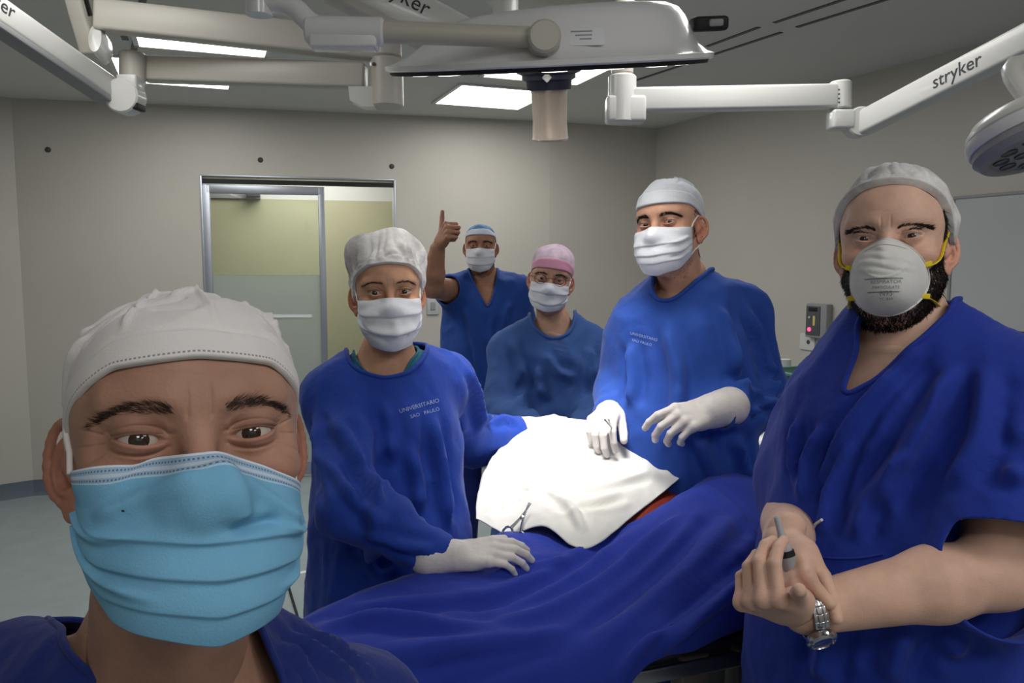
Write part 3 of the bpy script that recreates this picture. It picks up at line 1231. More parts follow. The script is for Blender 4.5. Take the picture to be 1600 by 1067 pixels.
def hit_wall(px, py, A, B):
    d = PX(px, py, 1.0) - CAM
    n = np.array((B[1] - A[1], A[0] - B[0]))
    t = (n @ (np.array(A) - CAM[:2])) / (n @ d[:2])
    return CAM + d * t


WL0, WL, WC1, WC2, WR = (-4.3, 4.62), (-3.30, 5.42), (0.29, 6.3), (1.17, 6.62), (4.75, -1.2)
WREAR = (-2.35, -1.5)


def wall(name, A, B, m=WALL, th=0.12, z0=0.0, z1=CEIL, inset=0.0):
    A, B = np.array(A, float), np.array(B, float)
    u = unit(np.append(B - A, 0))[:2]
    n = np.array((-u[1], u[0]))      # away from the room (room lies to the right of A -> B)
    P = [A, B, B + n * th, A + n * th]
    V = [(p[0], p[1], z0) for p in P] + [(p[0], p[1], z1) for p in P]
    Fc = [(3, 2, 1, 0), (4, 5, 6, 7), (0, 1, 5, 4), (1, 2, 6, 5), (2, 3, 7, 6), (3, 0, 4, 7)]
    return np.array(V), Fc


def wall_obj(name, segs, m=WALL):
    b = MB()
    for s in segs:
        b.add(*wall(name, *s[:2], **(s[2] if len(s) > 2 else {})))
    return struct(b.obj(name, m, smooth=False))


BW = np.array(WC1) - np.array(WL)
BU = np.append(unit(np.append(BW, 0))[:2], 0)
BN = np.array((-BU[1], BU[0], 0))        # into the wall
dL, dR = hit_wall(318, 400, WL, WC1), hit_wall(618, 400, WL, WC1)
dM = hit_wall(504, 400, WL, WC1)
DTOP = hit_wall(400, 276, WL, WC1)[2]
wall_obj('wall_back', [(WL, dL[:2]), (dR[:2], WC1), (dL[:2], dR[:2], dict(z0=DTOP))])
wall_obj('wall_back_corner', [(WC1, WC2)])
wall_obj('wall_right', [(WC2, WR)])
wall_obj('wall_left', [(WREAR, WL0), (WL0, WL)])
wall_obj('wall_front', [(WR, WREAR)])


def slab(name, pts, z0, z1, m):
    n = len(pts)
    V = [(p[0], p[1], z0) for p in pts] + [(p[0], p[1], z1) for p in pts]
    Fc = [list(range(n))[::-1], list(range(n, 2 * n))] + [(i, (i + 1) % n, n + (i + 1) % n, n + i) for i in range(n)]
    return struct(mesh_obj(name, V, Fc, m, smooth=False))


outer = [WREAR, WR, WC2, WC1, WL, WL0]
slab('floor', [(-6, -3), (7, -3), (7, 10), (-6, 10)], -0.1, 0.0, FLOORM)
slab('ceiling', [(-6, -3), (7, -3), (7, 10), (-6, 10)], CEIL, CEIL + 0.1, CEILM)


def cove(name, segs):
    b = MB()
    for A, B in segs:
        A, B = np.array(A), np.array(B)
        u = unit(np.append(B - A, 0))
        n = np.array((u[1], -u[0], 0))
        prof = [(0.0, 0.10), (0.004, 0.10), (0.006, 0.05), (0.016, 0.02), (0.045, 0.004), (0.05, 0.0)]
        V, m = [], len(prof)
        for P in (A, B):
            for o, z in prof:
                V.append((P[0] + n[0] * o, P[1] + n[1] * o, z))
        b.add(V, [(i, i + 1, m + i + 1, m + i) for i in range(m - 1)])
    return struct(b.obj(name, COVE, smooth=True))


cove('baseboard_back', [(WL, dL[:2]), (dR[:2], WC1), (WC1, WC2)])
cove('baseboard_right', [(WC2, WR)])
cove('baseboard_left', [(WREAR, WL0), (WL0, WL)])

# --- the corridor beyond the door
cA, cB = dL + BN * 1.55 - BU * 1.2, dR + BN * 1.55 + BU * 1.2
zsplit = 2.16
b = MB()
b.add(*wall('x', cA[:2], cB[:2], z0=0, z1=zsplit))
struct(b.obj('wall_corridor', OLIVE, smooth=False))
b = MB()
b.add(*wall('x', cA[:2] + BN[:2] * 0.002, cB[:2] + BN[:2] * 0.002, z0=zsplit, z1=CEIL))
struct(b.obj('wall_corridor_upper', PALE, smooth=False))
b = MB()
q0, q1 = dL - BU * 1.2 + BN * 0.125, dR + BU * 1.2 + BN * 0.125
b.add(*wall('x', q0[:2], cA[:2]))
b.add(*wall('x', cB[:2], q1[:2]))
struct(b.obj('wall_corridor_ends', PALE, smooth=False))
cl = (cA + cB) / 2 - BN * 0.8
YAW_B = math.atan2(BU[1], BU[0])
RB = np.stack([BU, BN, (0, 0, 1.0)], 1)


def ceiling_panel(c, size, R, label, strength=None, group='square ceiling lights'):
    t = thing('ceiling_light', label, 'ceiling light', (c[0], c[1], CEIL), group)
    h = size / 2
    b = MB()
    for sx, sy, hx, hy in ((0, 1, h + 0.012, 0.012), (0, -1, h + 0.012, 0.012), (1, 0, 0.012, h), (-1, 0, 0.012, h)):
        b.box(np.array((c[0], c[1], CEIL - 0.006)) + R @ np.array((sx * h, sy * h, 0)), (hx, hy, 0.006), R)
    b.obj('frame', WPLA, t, smooth=False)
    V = [np.array((c[0], c[1], CEIL - 0.005)) + R @ np.array((x * (h - .012), y * (h - .012), 0)) for x, y in ((-1, -1), (-1, 1), (1, 1), (1, -1))]
    mesh_obj('diffuser', V, [(0, 1, 2, 3)], GLOW, t, smooth=False)
    return t


RC = rotz(math.radians(21))
ceiling_panel((-1.47, 3.95), 0.62, RC, 'bright rectangular ceiling light between the two white beams at left', group=None)
ceiling_panel((-1.93, 4.72), 0.62, RC, 'ceiling light showing as a thin lit strip under the lower beam', group=None)
ceiling_panel((-0.13, 5.38), 0.62, RC, 'square ceiling light left of the translucent lamp handle, nearest the back wall', group=None)
ceiling_panel((0.22, 4.60), 0.62, RC, 'square ceiling light half hidden behind the dark lamp handle mount', group=None)
for c in ((-1.35, 2.2), (0.75, 2.75), (1.3, 0.25), (0.2, -0.85), (1.6, -0.75)):
    ceiling_panel(c, 0.62, RC, 'square ceiling light over the near half of the room, above the picture')
ceiling_panel((cl[0], cl[1]), 0.95, RB, 'ceiling light in the corridor behind the glass door', group=None)

# --- sliding door
t = struct(thing('door_1', 'sliding glass door in a grey aluminium frame, half open', 'door', (dL + dR) / 2 * (1, 1, 0)))
del t['category']


def bar(A, B, w, d, n_in, zlo=None, zhi=None):
    """upright or level bar from A to B, w across, d deep"""
    A, B = np.asarray(A, float), np.asarray(B, float)
    x = unit(B - A)
    R = frame(x, n_in)
    return (A + B) / 2, (np.linalg.norm(B - A) / 2, w / 2, d / 2), R


b = MB()
zt = DTOP
for P in (dL, dR):
    c, h, R = bar((P[0], P[1], 0), (P[0], P[1], zt), 0.016, 0.13, BN)
    b.box(c + BN * 0.06, h, R, bev=0.003)
c, h, R = bar((dL[0], dL[1], zt), (dR[0], dR[1], zt), 0.014, 0.13, BN)
b.box(c + BN * 0.06, h, R, bev=0.003)
b.obj('door_frame', ALU, t)
b = MB()
c, h, R = bar((dL[0], dL[1], zt - 0.035), (dR[0], dR[1], zt - 0.035), 0.03, 0.06, BN)
b.box(c + BN * 0.03, h, R)
b.obj('top_track', DARK, t, smooth=False)
lf = thing('leaf', '', '', (dL + dM) / 2 * (1, 1, 0))
del lf['label'], lf['category']
lf.parent = t
lf.location = ORG['leaf'] - ORG[t.name]
off = BN * 0.03
a0, a1 = dL + BU * 0.03 + off, dM + off
ztop = zt - 0.06
b = MB()
for P, w in ((a0, 0.05), (a1, 0.045)):
    c, h, R = bar((P[0], P[1], 0.02), (P[0], P[1], ztop), w, 0.04, BN)
    b.box(c, h, R, bev=0.004)
for z, w in ((ztop - 0.03, 0.06), (0.07, 0.1)):
    c, h, R = bar((a0[0], a0[1], z), (a1[0], a1[1], z), w, 0.04, BN)
    b.box(c, h, R, bev=0.004)
b.obj('leaf_frame', ALU, lf)
zf = hit_wall(400, 430, WL, WC1)[2]
for nm, z0, z1, mm in (('clear_pane', zf, ztop - 0.06, CLEAR), ('frosted_pane', 0.12, zf, FROST)):
    b = MB()
    c, h, R = bar((a0[0], a0[1], (z0 + z1) / 2), (a1[0], a1[1], (z0 + z1) / 2), z1 - z0, 0.008, BN)
    b.box(c, h, R)
    b.obj(nm, mm, lf, smooth=False)
s0, s1 = hit_wall(398, 494, WL, WC1), hit_wall(487, 494, WL, WC1)
b = MB()
c, h, R = bar(s0 - BN * 0.0 + off * 0.75, s1 + off * 0.75, 0.022, 0.006, BN)
b.box(c, h, R)
b.obj('white_stripe', mat('white tape', srgb(226, 230, 230), rough=0.5), lf, smooth=False)
# corridor fixture seen through the pane
fp = dL * 0.7 + dM * 0.3 + BN * 1.42
fx = thing('wall_fixture', 'small dark box high on the corridor wall behind the clear pane', 'box', PX(396, 300, 7.2))
p = PX(396, 299, 7.15)
b = MB().box(p, (0.055, 0.04, 0.05), RB, bev=0.008)
b.obj('housing', DGREY, fx)
b = MB().lathe([(0.0, -0.012), (0.02, -0.012), (0.026, 0.0), (0.0, 0.0)], p - BN * 0.04, RB @ rotx(math.pi / 2), 16)
b.obj('lens', DARK, fx)
b = MB().box(PX(352, 305, 7.2), (0.30, 0.03, 0.03), RB, bev=0.006)
tag(rebase(b.obj('cable_duct', GREYP), PX(352, 305, 7.2)), 'grey duct along the corridor wall seen through the clear pane', 'duct')

# --- wall plugs, switch, board, alarm panel
for (x, y, l) in ((75, 234, 'dark wall plug hole high at far left of the back wall'), (407, 250, 'dark wall plug hole above the sliding door'),
                  (612, 260, 'dark wall plug hole by the upper right door corner')):
    p = hit_wall(x, y, WL, WC1)
    b = MB().lathe([(0.0, 0.012), (0.008, 0.011), (0.016, 0.006), (0.019, 0.0), (0.0, 0.0)], p - BN * 0.001, RB @ rotx(math.pi / 2), 14)
    tag(rebase(b.obj('wall_plug', DGREY), p), l, 'wall plug')


def wall_plate(x, y, hw, hh, A, B, d=0.008):
    p = hit_wall(x, y, A, B)
    u = np.append(unit(np.append(np.array(B) - np.array(A), 0))[:2], 0)
    n = np.array((-u[1], u[0], 0))
    R = np.stack([u, n, (0, 0, 1.0)], 1)
    return p, R, n


p, R, n = wall_plate(676, 478, 0, 0, WL, WC1)
t = thing('switch_plate', 'pale switch plate on the back wall beside the raised arm', 'switch', p)
MB().box(p - n * 0.006, (0.045, 0.006, 0.065), R, bev=0.003).obj('plate', mat('pale plastic', srgb(186, 188, 190), rough=0.4), t)
MB().box(p - n * 0.013, (0.018, 0.003, 0.03), R, bev=0.002).obj('rocker', GREYP, t)

p, R, n = wall_plate(1284, 501, 0, 0, WC2, WR)
t = thing('alarm_panel', 'grey wall alarm panel with a lit red lamp on the right wall', 'alarm panel', p)
sc = p[1] / F
hw, hh = 0.085, 0.105
MB().box(p - n * 0.025, (hw, 0.025, hh), R, bev=0.006).obj('housing', GREYP, t)
MB().box(p - n * 0.052 - R[:, 0] * 0.02, (hw * 0.66, 0.003, hh * 0.86), R, bev=0.002).obj('face_plate', mat('slate plastic', srgb(84, 86, 92), rough=0.4), t)
MB().lathe([(0.013, 0), (0.012, 0.006), (0.0, 0.008)], p - n * 0.054 - R[:, 0] * 0.045 - np.array((0, 0, 0.055)), R @ rotx(math.pi / 2), 14).obj(
    'red_lamp', mat('red lamp', (1.0, 0.05, 0.12, 1), emit=3.0), t)
MB().box(p - n * 0.056 - R[:, 0] * 0.008 + np.array((0, 0, 0.0)), (0.009, 0.003, 0.03), R, bev=0.002).obj('yellow_label', mat('yellow plastic', srgb(214, 208, 120), rough=0.5), t)
MB().lathe([(0.007, 0), (0.007, 0.008), (0.0, 0.009)], p - n * 0.054 - R[:, 0] * 0.045 + np.array((0, 0, 0.02)), R @ rotx(math.pi / 2), 12).obj('button', WPLA, t)
MB().box(p - n * 0.056 - R[:, 0] * 0.02 + np.array((0, 0, 0.07)), (0.035, 0.002, 0.012), R, bev=0.001).obj('display', DARK, t)
p, R, n = wall_plate(1263, 534, 0, 0, WC2, WR)
t = thing('wall_socket', 'white wall socket plate just below the alarm panel', 'socket', p)
MB().box(p - n * 0.006, (0.062, 0.006, 0.052), R, bev=0.003).obj('plate', WPLA, t)
MB().lathe([(0.014, 0), (0.014, 0.003), (0.0, 0.003)], p - n * 0.011 + R[:, 0] * 0.012, R @ rotx(math.pi / 2), 14).obj('outlet', DGREY, t)

bA, bB = hit_wall(1489, 310, WC2, WR), hit_wall(1489, 512, WC2, WR)
u, n = R[:, 0], R[:, 1]
bl = 1.35
t = thing('whiteboard', 'large blank whiteboard on the right wall behind the bearded man', 'whiteboard', bB)
bc = (bA + bB) / 2 + u * bl / 2
bh = abs(bA[2] - bB[2]) / 2
bc[2] = (bA[2] + bB[2]) / 2
MB().box(bc - n * 0.010, (bl / 2, 0.008, bh), R).obj('writing_surface', mat('white laminate', srgb(192, 194, 196), rough=0.22), t, smooth=False)
for du, dz, hx, hz, nm in ((0, bh, bl / 2, 0.008, 'frame_edge'), (0, -bh, bl / 2, 0.010, 'frame_edge'), (-bl / 2, 0, 0.008, bh, 'frame_edge'), (bl / 2, 0, 0.008, bh, 'frame_edge')):
    MB().box(bc - n * 0.012 + u * du + np.array((0, 0, dz)), (hx, 0.012, hz), R, bev=0.003).obj(nm, GREYP if dz >= 0 else DGREY, t)

# --- ceiling slots
for i, (x0, y0, x1, y1) in enumerate(((1105, 72, 1186, 42), (1210, 35, 1330, -5), (1105, 88, 1221, 50), (1245, 42, 1400, -6), (985, 128, 1092, 93))):
    A, B = hit_z(x0, y0, CEIL), hit_z(x1, y1, CEIL)
    c, h, R = bar(A, B, 0.022, 0.004, (0, 0, 1))
    struct(MB().box(c - np.array((0, 0, 0.0015)), h, R).obj('trim_%d' % (i + 1), DGREY, smooth=False))
for i, (x0, y0, x1, y1) in enumerate(((168, 8, 196, 62), (226, 2, 206, 96))):
    A, B = hit_z(x0, y0 - 20, CEIL), hit_z(x1, y1, CEIL)
    c, h, R = bar(A, B, 0.03, 0.004, (0, 0, 1))
    struct(MB().box(c - np.array((0, 0, 0.0015)), h, R).obj('trim_%d' % (i + 6), DGREY, smooth=False))

# --- floor tape and cables
A, B = hit_z(430, 903, 0), hit_z(560, 878, 0)
c, h, R = bar(A, B, 0.03, 0.003, (0, 0, 1))
tag(rebase(MB().box(c + np.array((0, 0, .0016)), h, R).obj('floor_tape', mat('white tape', srgb(226, 230, 230)), smooth=False), c), 'strip of white tape across the grey floor', 'tape')
for pts, l in (((( 448, 905), (455, 930), (464, 960), (470, 985), (480, 1010)), 'thin dark cable on the floor near the table drape'),
               (((440, 842), (470, 828), (500, 824), (530, 812), (560, 806)), 'thin dark cable on the floor behind the front nurse')):
    P = catmull([hit_z(x, y, 0.006) for x, y in pts], 30)
    tag(rebase(MB().tube(P, 0.006, 8).obj('floor_cable', DARK), P[0]), l, 'cable')

# ------------------------------------------------------------------ ceiling arms and lamps
FONTS = {}


def text_mesh(txt, size, depth=0.0006):
    cu = bpy.data.curves.new('writing', 'FONT')
    cu.body = txt
    cu.size = size
    cu.extrude = depth
    cu.align_x = 'CENTER'
    cu.align_y = 'CENTER'
    cu.resolution_u = 3
    o = bpy.data.objects.new('writing', cu)
    COL.objects.link(o)
    dg = bpy.context.evaluated_depsgraph_get()
    me = bpy.data.meshes.new_from_object(o.evaluated_get(dg))
    V = np.array([v.co[:] for v in me.vertices])
    Fc = [list(p.vertices) for p in me.polygons]
    bpy.data.objects.remove(o)
    bpy.data.meshes.remove(me)
    return V, Fc


def writing(txt, size, c, xdir, ndir, m, parent, shear=0.0, name='lettering'):
    V, Fc = text_mesh(txt, size)
    V = V.copy()
    V[:, 0] += V[:, 1] * shear
    R = frame(xdir, ndir)
    return mesh_obj(name, V @ R.T + np.asarray(c), Fc, m, parent, smooth=False)


INK = mat('dark print', srgb(58, 58, 66), rough=0.6)
TOCAM = np.array((0, -1.0, 0))


def beam(b, A, B, h, w, bev=0.012, up=(0, 0, 1)):
    A, B = np.asarray(A), np.asarray(B)
    x = unit(B - A)
    R = frame(x, up)
    b.box((A + B) / 2, (np.linalg.norm(B - A) / 2, w / 2, h / 2), R, bev=bev)
    return R


def cyl(b, A, B, r, bev=0.006, n=28):
    A, B = np.asarray(A, float), np.asarray(B, float)
    L = np.linalg.norm(B - A)
    z = unit(B - A)
    R = frame(np.cross((0.3, 0.9, 0.1), z), z)
    b.lathe([(0, 0), (r - bev, 0), (r, bev), (r, L - bev), (r - bev, L), (0, L)], A, R, n)


# left column with its two beams
D = 3.05
t = thing('ceiling_pendant', 'white ceiling arm with two long beams and a column at upper left', 'equipment arm', (PX(605, 60, D)[0], D, CEIL))
b = MB()
zt_ = PX(604, 168, D)[2]
X0 = PX(604, 100, D)
cyl(b, (X0[0], D, zt_), (X0[0], D, 2.335), 0.061)
b.obj('lower_column', WARMW, t)
b = MB()
cyl(b, (X0[0], D, 2.337), (X0[0], D, CEIL), 0.056)
b.obj('upper_column', WARMW, t)
b = MB()
beam(b, PX(572, 120, D) , PX(224, 108, D + .05), 0.092, 0.075)
b.obj('lower_beam', WARMW, t)
b = MB()
beam(b, PX(600, 74, D), PX(150, 24, D - 0.15), 0.105, 0.08)
b.obj('upper_beam', WARMW, t)
b = MB()
b.prism([(-0.135, 0.0), (-0.04, 0.0), (-0.04, -0.072), (-0.085, -0.072), (-0.13, -0.05)], -0.035, 0.035, None, PX(604, 138, D))
b.obj('beam_bracket', WPLA, t)
b = MB()
cyl(b, PX(207, 135, D), PX(207, 82, D), 0.046)
b.obj('elbow_hub', WARMW, t)
for (x, y) in ((584, 100), (612, 115)):
    b = MB()
    b.lathe([(0.007, 0), (0.006, 0.003), (0, 0.004)], PX(x, y, D - 0.055), rotx(math.pi / 2), 10)
    b.obj('screw', DGREY, t)

t = thing('spring_arm', 'white spring arm slanting down from the upper left picture corner', 'equipment arm', PX(190, 150, D - .1))
A, B = PX(-70, -24, 2.35), PX(170, 140, D - .06)
b = MB()
R = beam(b, A, B, 0.088, 0.07, 0.015)
b.obj('arm_tube', WPLA, t)
b = MB()
beam(b, A - R[:, 2] * 0.045, B - R[:, 2] * 0.045, 0.022, 0.066, 0.004)
b.obj('underside_rail', GREYP, t)
b = MB()
K = PX(196, 152, D - .06)
b.lathe([(0, -0.04), (0.056, -0.04), (0.062, -0.034), (0.062, 0.034), (0.056, 0.04), (0, 0.04)], K, rotx(math.pi / 2), 32)
b.box(K + np.array((0.022, 0, 0.045)), (0.036, 0.038, 0.03), None, 0.008)
b.obj('knuckle', WPLA, t)
b = MB()
b.box(K + np.array((0.045, -0.0, -0.035)), (0.012, 0.036, 0.012), None, 0.004)
b.obj('stop', DARK, t)
tx = PX(6, 28, 2.52)
nn = R[:, 1] if R[1, 1] < 0 else -R[:, 1]
writing('stryker', 0.062, (A + B) / 2 * 0 + A + R[:, 0] * ((tx - A) @ R[:, 0] - 0.09) + nn * 0.0355 + R[:, 2] * 0.012, R[:, 0], nn, INK, t, 0.12)

t = thing('balance_arm', 'short grey arm with dark slots and a round white end cap at upper left', 'equipment arm', PX(130, 40, 2.95))
A, B = PX(112, -40, 2.85), PX(146, 82, 2.95)
b = MB()
R = beam(b, A, B, 0.085, 0.06, 0.01)
b.obj('arm_body', WARMW, t)
nn = R[:, 1] if R[1, 1] < 0 else -R[:, 1]
for (u0, u1, o) in ((0.08, 0.52, -0.006), (0.68, 0.9, -0.006)):
    b = MB()
    P, Q = A + (B - A) * u0, A + (B - A) * u1
    b.box((P + Q) / 2 + nn * 0.029 + R[:, 2] * o, (np.linalg.norm(Q - P) / 2, 0.003, 0.014), R, 0.002)
    b.obj('slot', DARK, t)
b = MB()
b.lathe([(0, -0.05), (0.03, -0.048), (0.043, -0.035), (0.046, 0.0), (0.043, 0.035), (0.0, 0.05)], PX(157, 70, 2.9), frame((1, 0, 0.2), (0.25, -0.75, 0.4)) * np.array((0.55, 1.35, 1)), 28)
b.obj('end_cap', WPLA, t)

# right column, beam and spring arm
D = 3.05
t = thing('ceiling_pendant', 'white ceiling arm running from behind the surgical lamp to the right', 'equipment arm', (PX(970, 60, D)[0], D, CEIL))
b = MB()
Xc = PX(972, 150, D)
cyl(b, (Xc[0], D, PX(970, 193, D)[2]), (Xc[0], D, PX(970, 118, D)[2]), 0.052)
b.box(PX(977, 172, D), (0.072, 0.045, 0.048), None, 0.012)
b.obj('lower_column', WPLA, t)
b = MB()
cyl(b, (Xc[0], D, PX(970, 117, D)[2]), (Xc[0], D, CEIL), 0.04)
b.obj('upper_column', WARMW, t)
b = MB()
beam(b, PX(985, 157, D), PX(1306, 151, D), 0.086, 0.07, 0.01)
b.obj('level_beam', WPLA, t)
b = MB()
cyl(b, PX(1313, 171, D), PX(1313, 127, D), 0.040)
b.obj('elbow_hub', WPLA, t)
for y in (140, 147, 154, 160):
    MB().lathe([(0.004, 0), (0, 0.002)], PX(1311, y, D - 0.041), rotx(math.pi / 2), 8).obj('indicator_dot', DGREY, t)

t = thing('spring_arm', 'white spring arm rising to the right picture edge with dark lettering', 'equipment arm', PX(1320, 190, D))
A, B = PX(1345, 195, D), PX(1668, 30, 2.35)
b = MB()
R = beam(b, A, B, 0.088, 0.065, 0.012)
b.obj('arm_tube', WPLA, t)
b = MB()
b.box(PX(1313, 188, D), (0.042, 0.04, 0.036), None, 0.012)
b.lathe([(0, -0.035), (0.05, -0.035), (0.055, -0.03), (0.055, 0.03), (0.05, 0.035), (0, 0.035)], PX(1341, 192, D), rotx(math.pi / 2), 28)
b.obj('knuckle', WPLA, t)
nn = R[:, 1] if R[1, 1] < 0 else -R[:, 1]
tp = PX(1497, 105, 2.65)
writing('stryker', 0.062, A + R[:, 0] * ((tp - A) @ R[:, 0]) + nn * 0.0332, R[:, 0], nn, INK, t, 0.12)

# arm and column behind the big lamp
t = thing('spring_arm', 'white spring arm coming down behind the top of the surgical lamp', 'equipment arm', PX(700, 50, 2.1))
A, B = PX(520, -45, 2.0), PX(735, 68, 2.15)
b = MB()
R = beam(b, A, B, 0.098, 0.07, 0.012)
b.obj('arm_tube', WPLA, t)
b = MB()
beam(b, A - R[:, 2] * 0.055, B - R[:, 2] * 0.055, 0.03, 0.06, 0.006)
b.obj('underside_rail', WARMW, t)
nn = R[:, 1] if R[1, 1] < 0 else -R[:, 1]
tp = PX(640, 5, 2.05)
writing('stryker', 0.055, A + R[:, 0] * ((tp - A) @ R[:, 0] - 0.03) + nn * 0.0357 + R[:, 2] * 0.012, R[:, 0], nn, INK, t, 0.12)
t = thing('ceiling_mount', 'round pale ceiling mount with a white drop tube behind the big lamp', 'ceiling mount', (PX(790, 0, 3.0)[0], 3.0, CEIL))
b = MB()
c = hit_z(950, -8, CEIL)
c = np.array((PX(880, 0, 3.15)[0] + 0.02, 3.2, CEIL))
b.lathe([(0, -0.06), (0.30, -0.06), (0.34, -0.05), (0.36, -0.02), (0.36, 0.0)], c, None, 48)
b.obj('cover_plate', WARMW, t)
b = MB()
cyl(b, PX(790, 45, 2.9), (PX(790, 0, 2.9)[0], 2.9, CEIL), 0.045)
b.obj('drop_tube', WPLA, t)

# the surgical lamp
LC = PX(856, 92, 1.66)
t = thing('surgical_lamp', 'large white surgical lamp head lit over the table', 'surgical lamp', LC)
Rl = rotx(math.radians(13.9)) @ roty(math.radians(-2.4))      # axis leans: the lit face looks down and away
rad = 0.325
prof = [(0.0, 0.102), (0.12, 0.1015), (0.20, 0.099), (0.235, 0.095), (0.255, 0.086), (0.268, 0.070), (0.280, 0.045), (0.294, 0.018), (0.312, 0.003), (rad, -0.001),
        (rad, -0.009), (rad - 0.005, -0.012), (0.30, -0.013)]
V, Fc = lathe(prof, 72)
V[:, 2] = np.where(V[:, 2] > 0, V[:, 2] * 0.88 * (1 + 0.14 * V[:, 0] / rad), V[:, 2])
V[:, 0] *= np.where(V[:, 0] < 0, 1 - 0.30 * np.clip(V[:, 2] / 0.09, 0, 1), 1)
domeV = V @ Rl.T + LC
dome_tree = BVHTree.FromPolygons([tuple(v) for v in domeV], [tuple(int(i) for i in f) for f in Fc])
b = MB().add(domeV, Fc)
b.obj('dome', mat('lamp enamel', srgb(222, 222, 224), rough=0.25, coat=0.35), t)
b = MB().lathe([(0.316, -0.012), (0.313, -0.019), (0.30, -0.020), (0.0, -0.020)], LC, Rl, 64)
b.obj('underside_rim', DARK, t)
b = MB()
LEDM = mat('lit led lens', (1.0, 0.97, 0.9, 1), emit=3.0)
b2 = MB()
for rr, nn_ in ((0.12, 8), (0.19, 12), (0.26, 16)):
    for k in range(nn_):
        a = 2 * math.pi * k / nn_
        MB().lathe([(0.024, -0.0195), (0.022, -0.021), (0.0, -0.022)], LC + Rl @ np.array((rr * math.cos(a), rr * math.sin(a), 0)), Rl, 12).obj('led_lens', LEDM, t)
b = MB()
b.lathe([(0.0, -0.012), (0.064, -0.012), (0.064, -0.026), (0.054, -0.030), (0.054, -0.038), (0.046, -0.042), (0.045, -0.058), (0.0, -0.058)], LC + Rl @ np.array((0.0, -0.02, 0)), Rl, 36)
HM = b.obj('handle_mount', mat('navy plastic', srgb(36, 40, 58), rough=0.35), t)
b = MB()
b.box(LC + Rl @ np.array((-0.006, -0.0755, -0.034)), (0.007, 0.002, 0.007), Rl @ roty(math.radians(45)), 0.001)
b.obj('white_diamond_mark', WPLA, HM)
b = MB()
b.lathe([(0.036, -0.056), (0.037, -0.062), (0.036, -0.066), (0.0345, -0.12), (0.036, -0.150), (0.037, -0.154), (0.035, -0.158), (0.0, -0.158)], LC + Rl @ np.array((0.0, -0.02, 0)), Rl, 36)
b.obj('sterile_handle', mat('translucent handle', srgb(200, 186, 172), rough=0.35, trans=0.3, var=0.12, vscale=14), t)
# maker's label
lp = LC + Rl @ np.array((0.078, -0.283, 0.045))
b = MB()
sl = Rl @ rotx(math.radians(-28))
hit = dome_tree.ray_cast(Vector(CAM), Vector(unit(PX(916, 58, 1.0) - CAM)))
hn = np.array(hit[1])
hn = hn if hn[1] < 0 else -hn
RL2 = frame((1, 0.0, 0.03), hn)
RL2 = np.stack([RL2[:, 0], -RL2[:, 2], RL2[:, 1]], 1)
lc = np.array(hit[0]) + hn * 0.002
b.box(lc, (0.029, 0.0010, 0.0165), RL2, 0.0005)
lab = b.obj('rating_label', mat('label paper', srgb(226, 228, 234), rough=0.4), t)
b = MB()
for k in range(3):
    b.box(lc + RL2 @ np.array((-0.008 + 0.003 * k, -0.0011, 0.009 - 0.007 * k)), (0.018 - 0.004 * k, 0.0003, 0.0012), RL2)
b.obj('label_print', mat('grey print', srgb(150, 152, 160), rough=0.6), lab, smooth=False)
# grip on the right edge
b = MB()
g0 = LC + Rl @ np.array((0.295, 0.0, 0.052))
g1 = LC + Rl @ np.array((0.345, 0.0, 0.052))
b.box((g0 + g1) / 2, (0.034, 0.03, 0.014), Rl, 0.008)
GR = b.obj('edge_grip', DARK, t)
b = MB()
b.box((g0 + g1) / 2 + Rl @ np.array((0.008, -0.031, 0.001)), (0.014, 0.003, 0.007), Rl, 0.004)
b.obj('grip_key', GREYP, GR)
# yoke: round boss, tube, block and bent neck
cap_p = PX(850, 63, 1.36)
b = MB()
b.lathe([(0, 0.03), (0.023, 0.03), (0.027, 0.026), (0.028, -0.05), (0, -0.05)], cap_p, rotx(math.radians(90)), 32)
b.obj('yoke_boss', WARMW, t)
b = MB()
y1 = PX(598, 50, 1.36)
b.tube(np.array([cap_p + np.array((0, 0.0, 0.004)), y1]), [0.0165, 0.0185], 24)
b.obj('yoke_tube', WARMW, t)
b = MB()
y2 = PX(478, 47, 1.36)
cyl(b, y1 + np.array((0.003, 0, 0)), y2, 0.023, 0.004)
b.box((y1 * 0.5 + y2 * 0.5) + np.array((0.0, 0, -0.014)), (0.055, 0.02, 0.016), None, 0.005)
b.obj('yoke_block', mat('lamp enamel', srgb(222, 222, 224)), t)
b = MB()
nk = catmull([PX(520, 46, 1.36), PX(486, 36, 1.36), PX(462, 14, 1.36), PX(436, 3, 1.36), PX(402, 2, 1.36)], 30)
b.tube(nk, [0.017] * 30, 20)
b.tube(np.array([PX(405, 24, 1.36), PX(402, -120, 1.36)]), 0.021, 20)
b.obj('yoke_neck', mat('lamp enamel', srgb(222, 222, 224)), t)

sp = bpy.data.lights.new('surgical_beam', 'SPOT')
sp.energy = SPOT_POWER
sp.spot_size = math.radians(35)
sp.spot_blend = 1.0
sp.shadow_soft_size = 0.2
sp.color = (1.0, 0.97, 0.92)
so = bpy.data.objects.new('surgical_beam', sp)
so.location = LC + Rl @ np.array((0, 0.0, -0.17))
aim = PX(872, 712, 1.94)
so.rotation_euler = (Vector(aim) - Vector(so.location)).to_track_quat('-Z', 'Y').to_euler()
COL.objects.link(so)
so.parent = t
so.location = Vector(so.location) - t.location

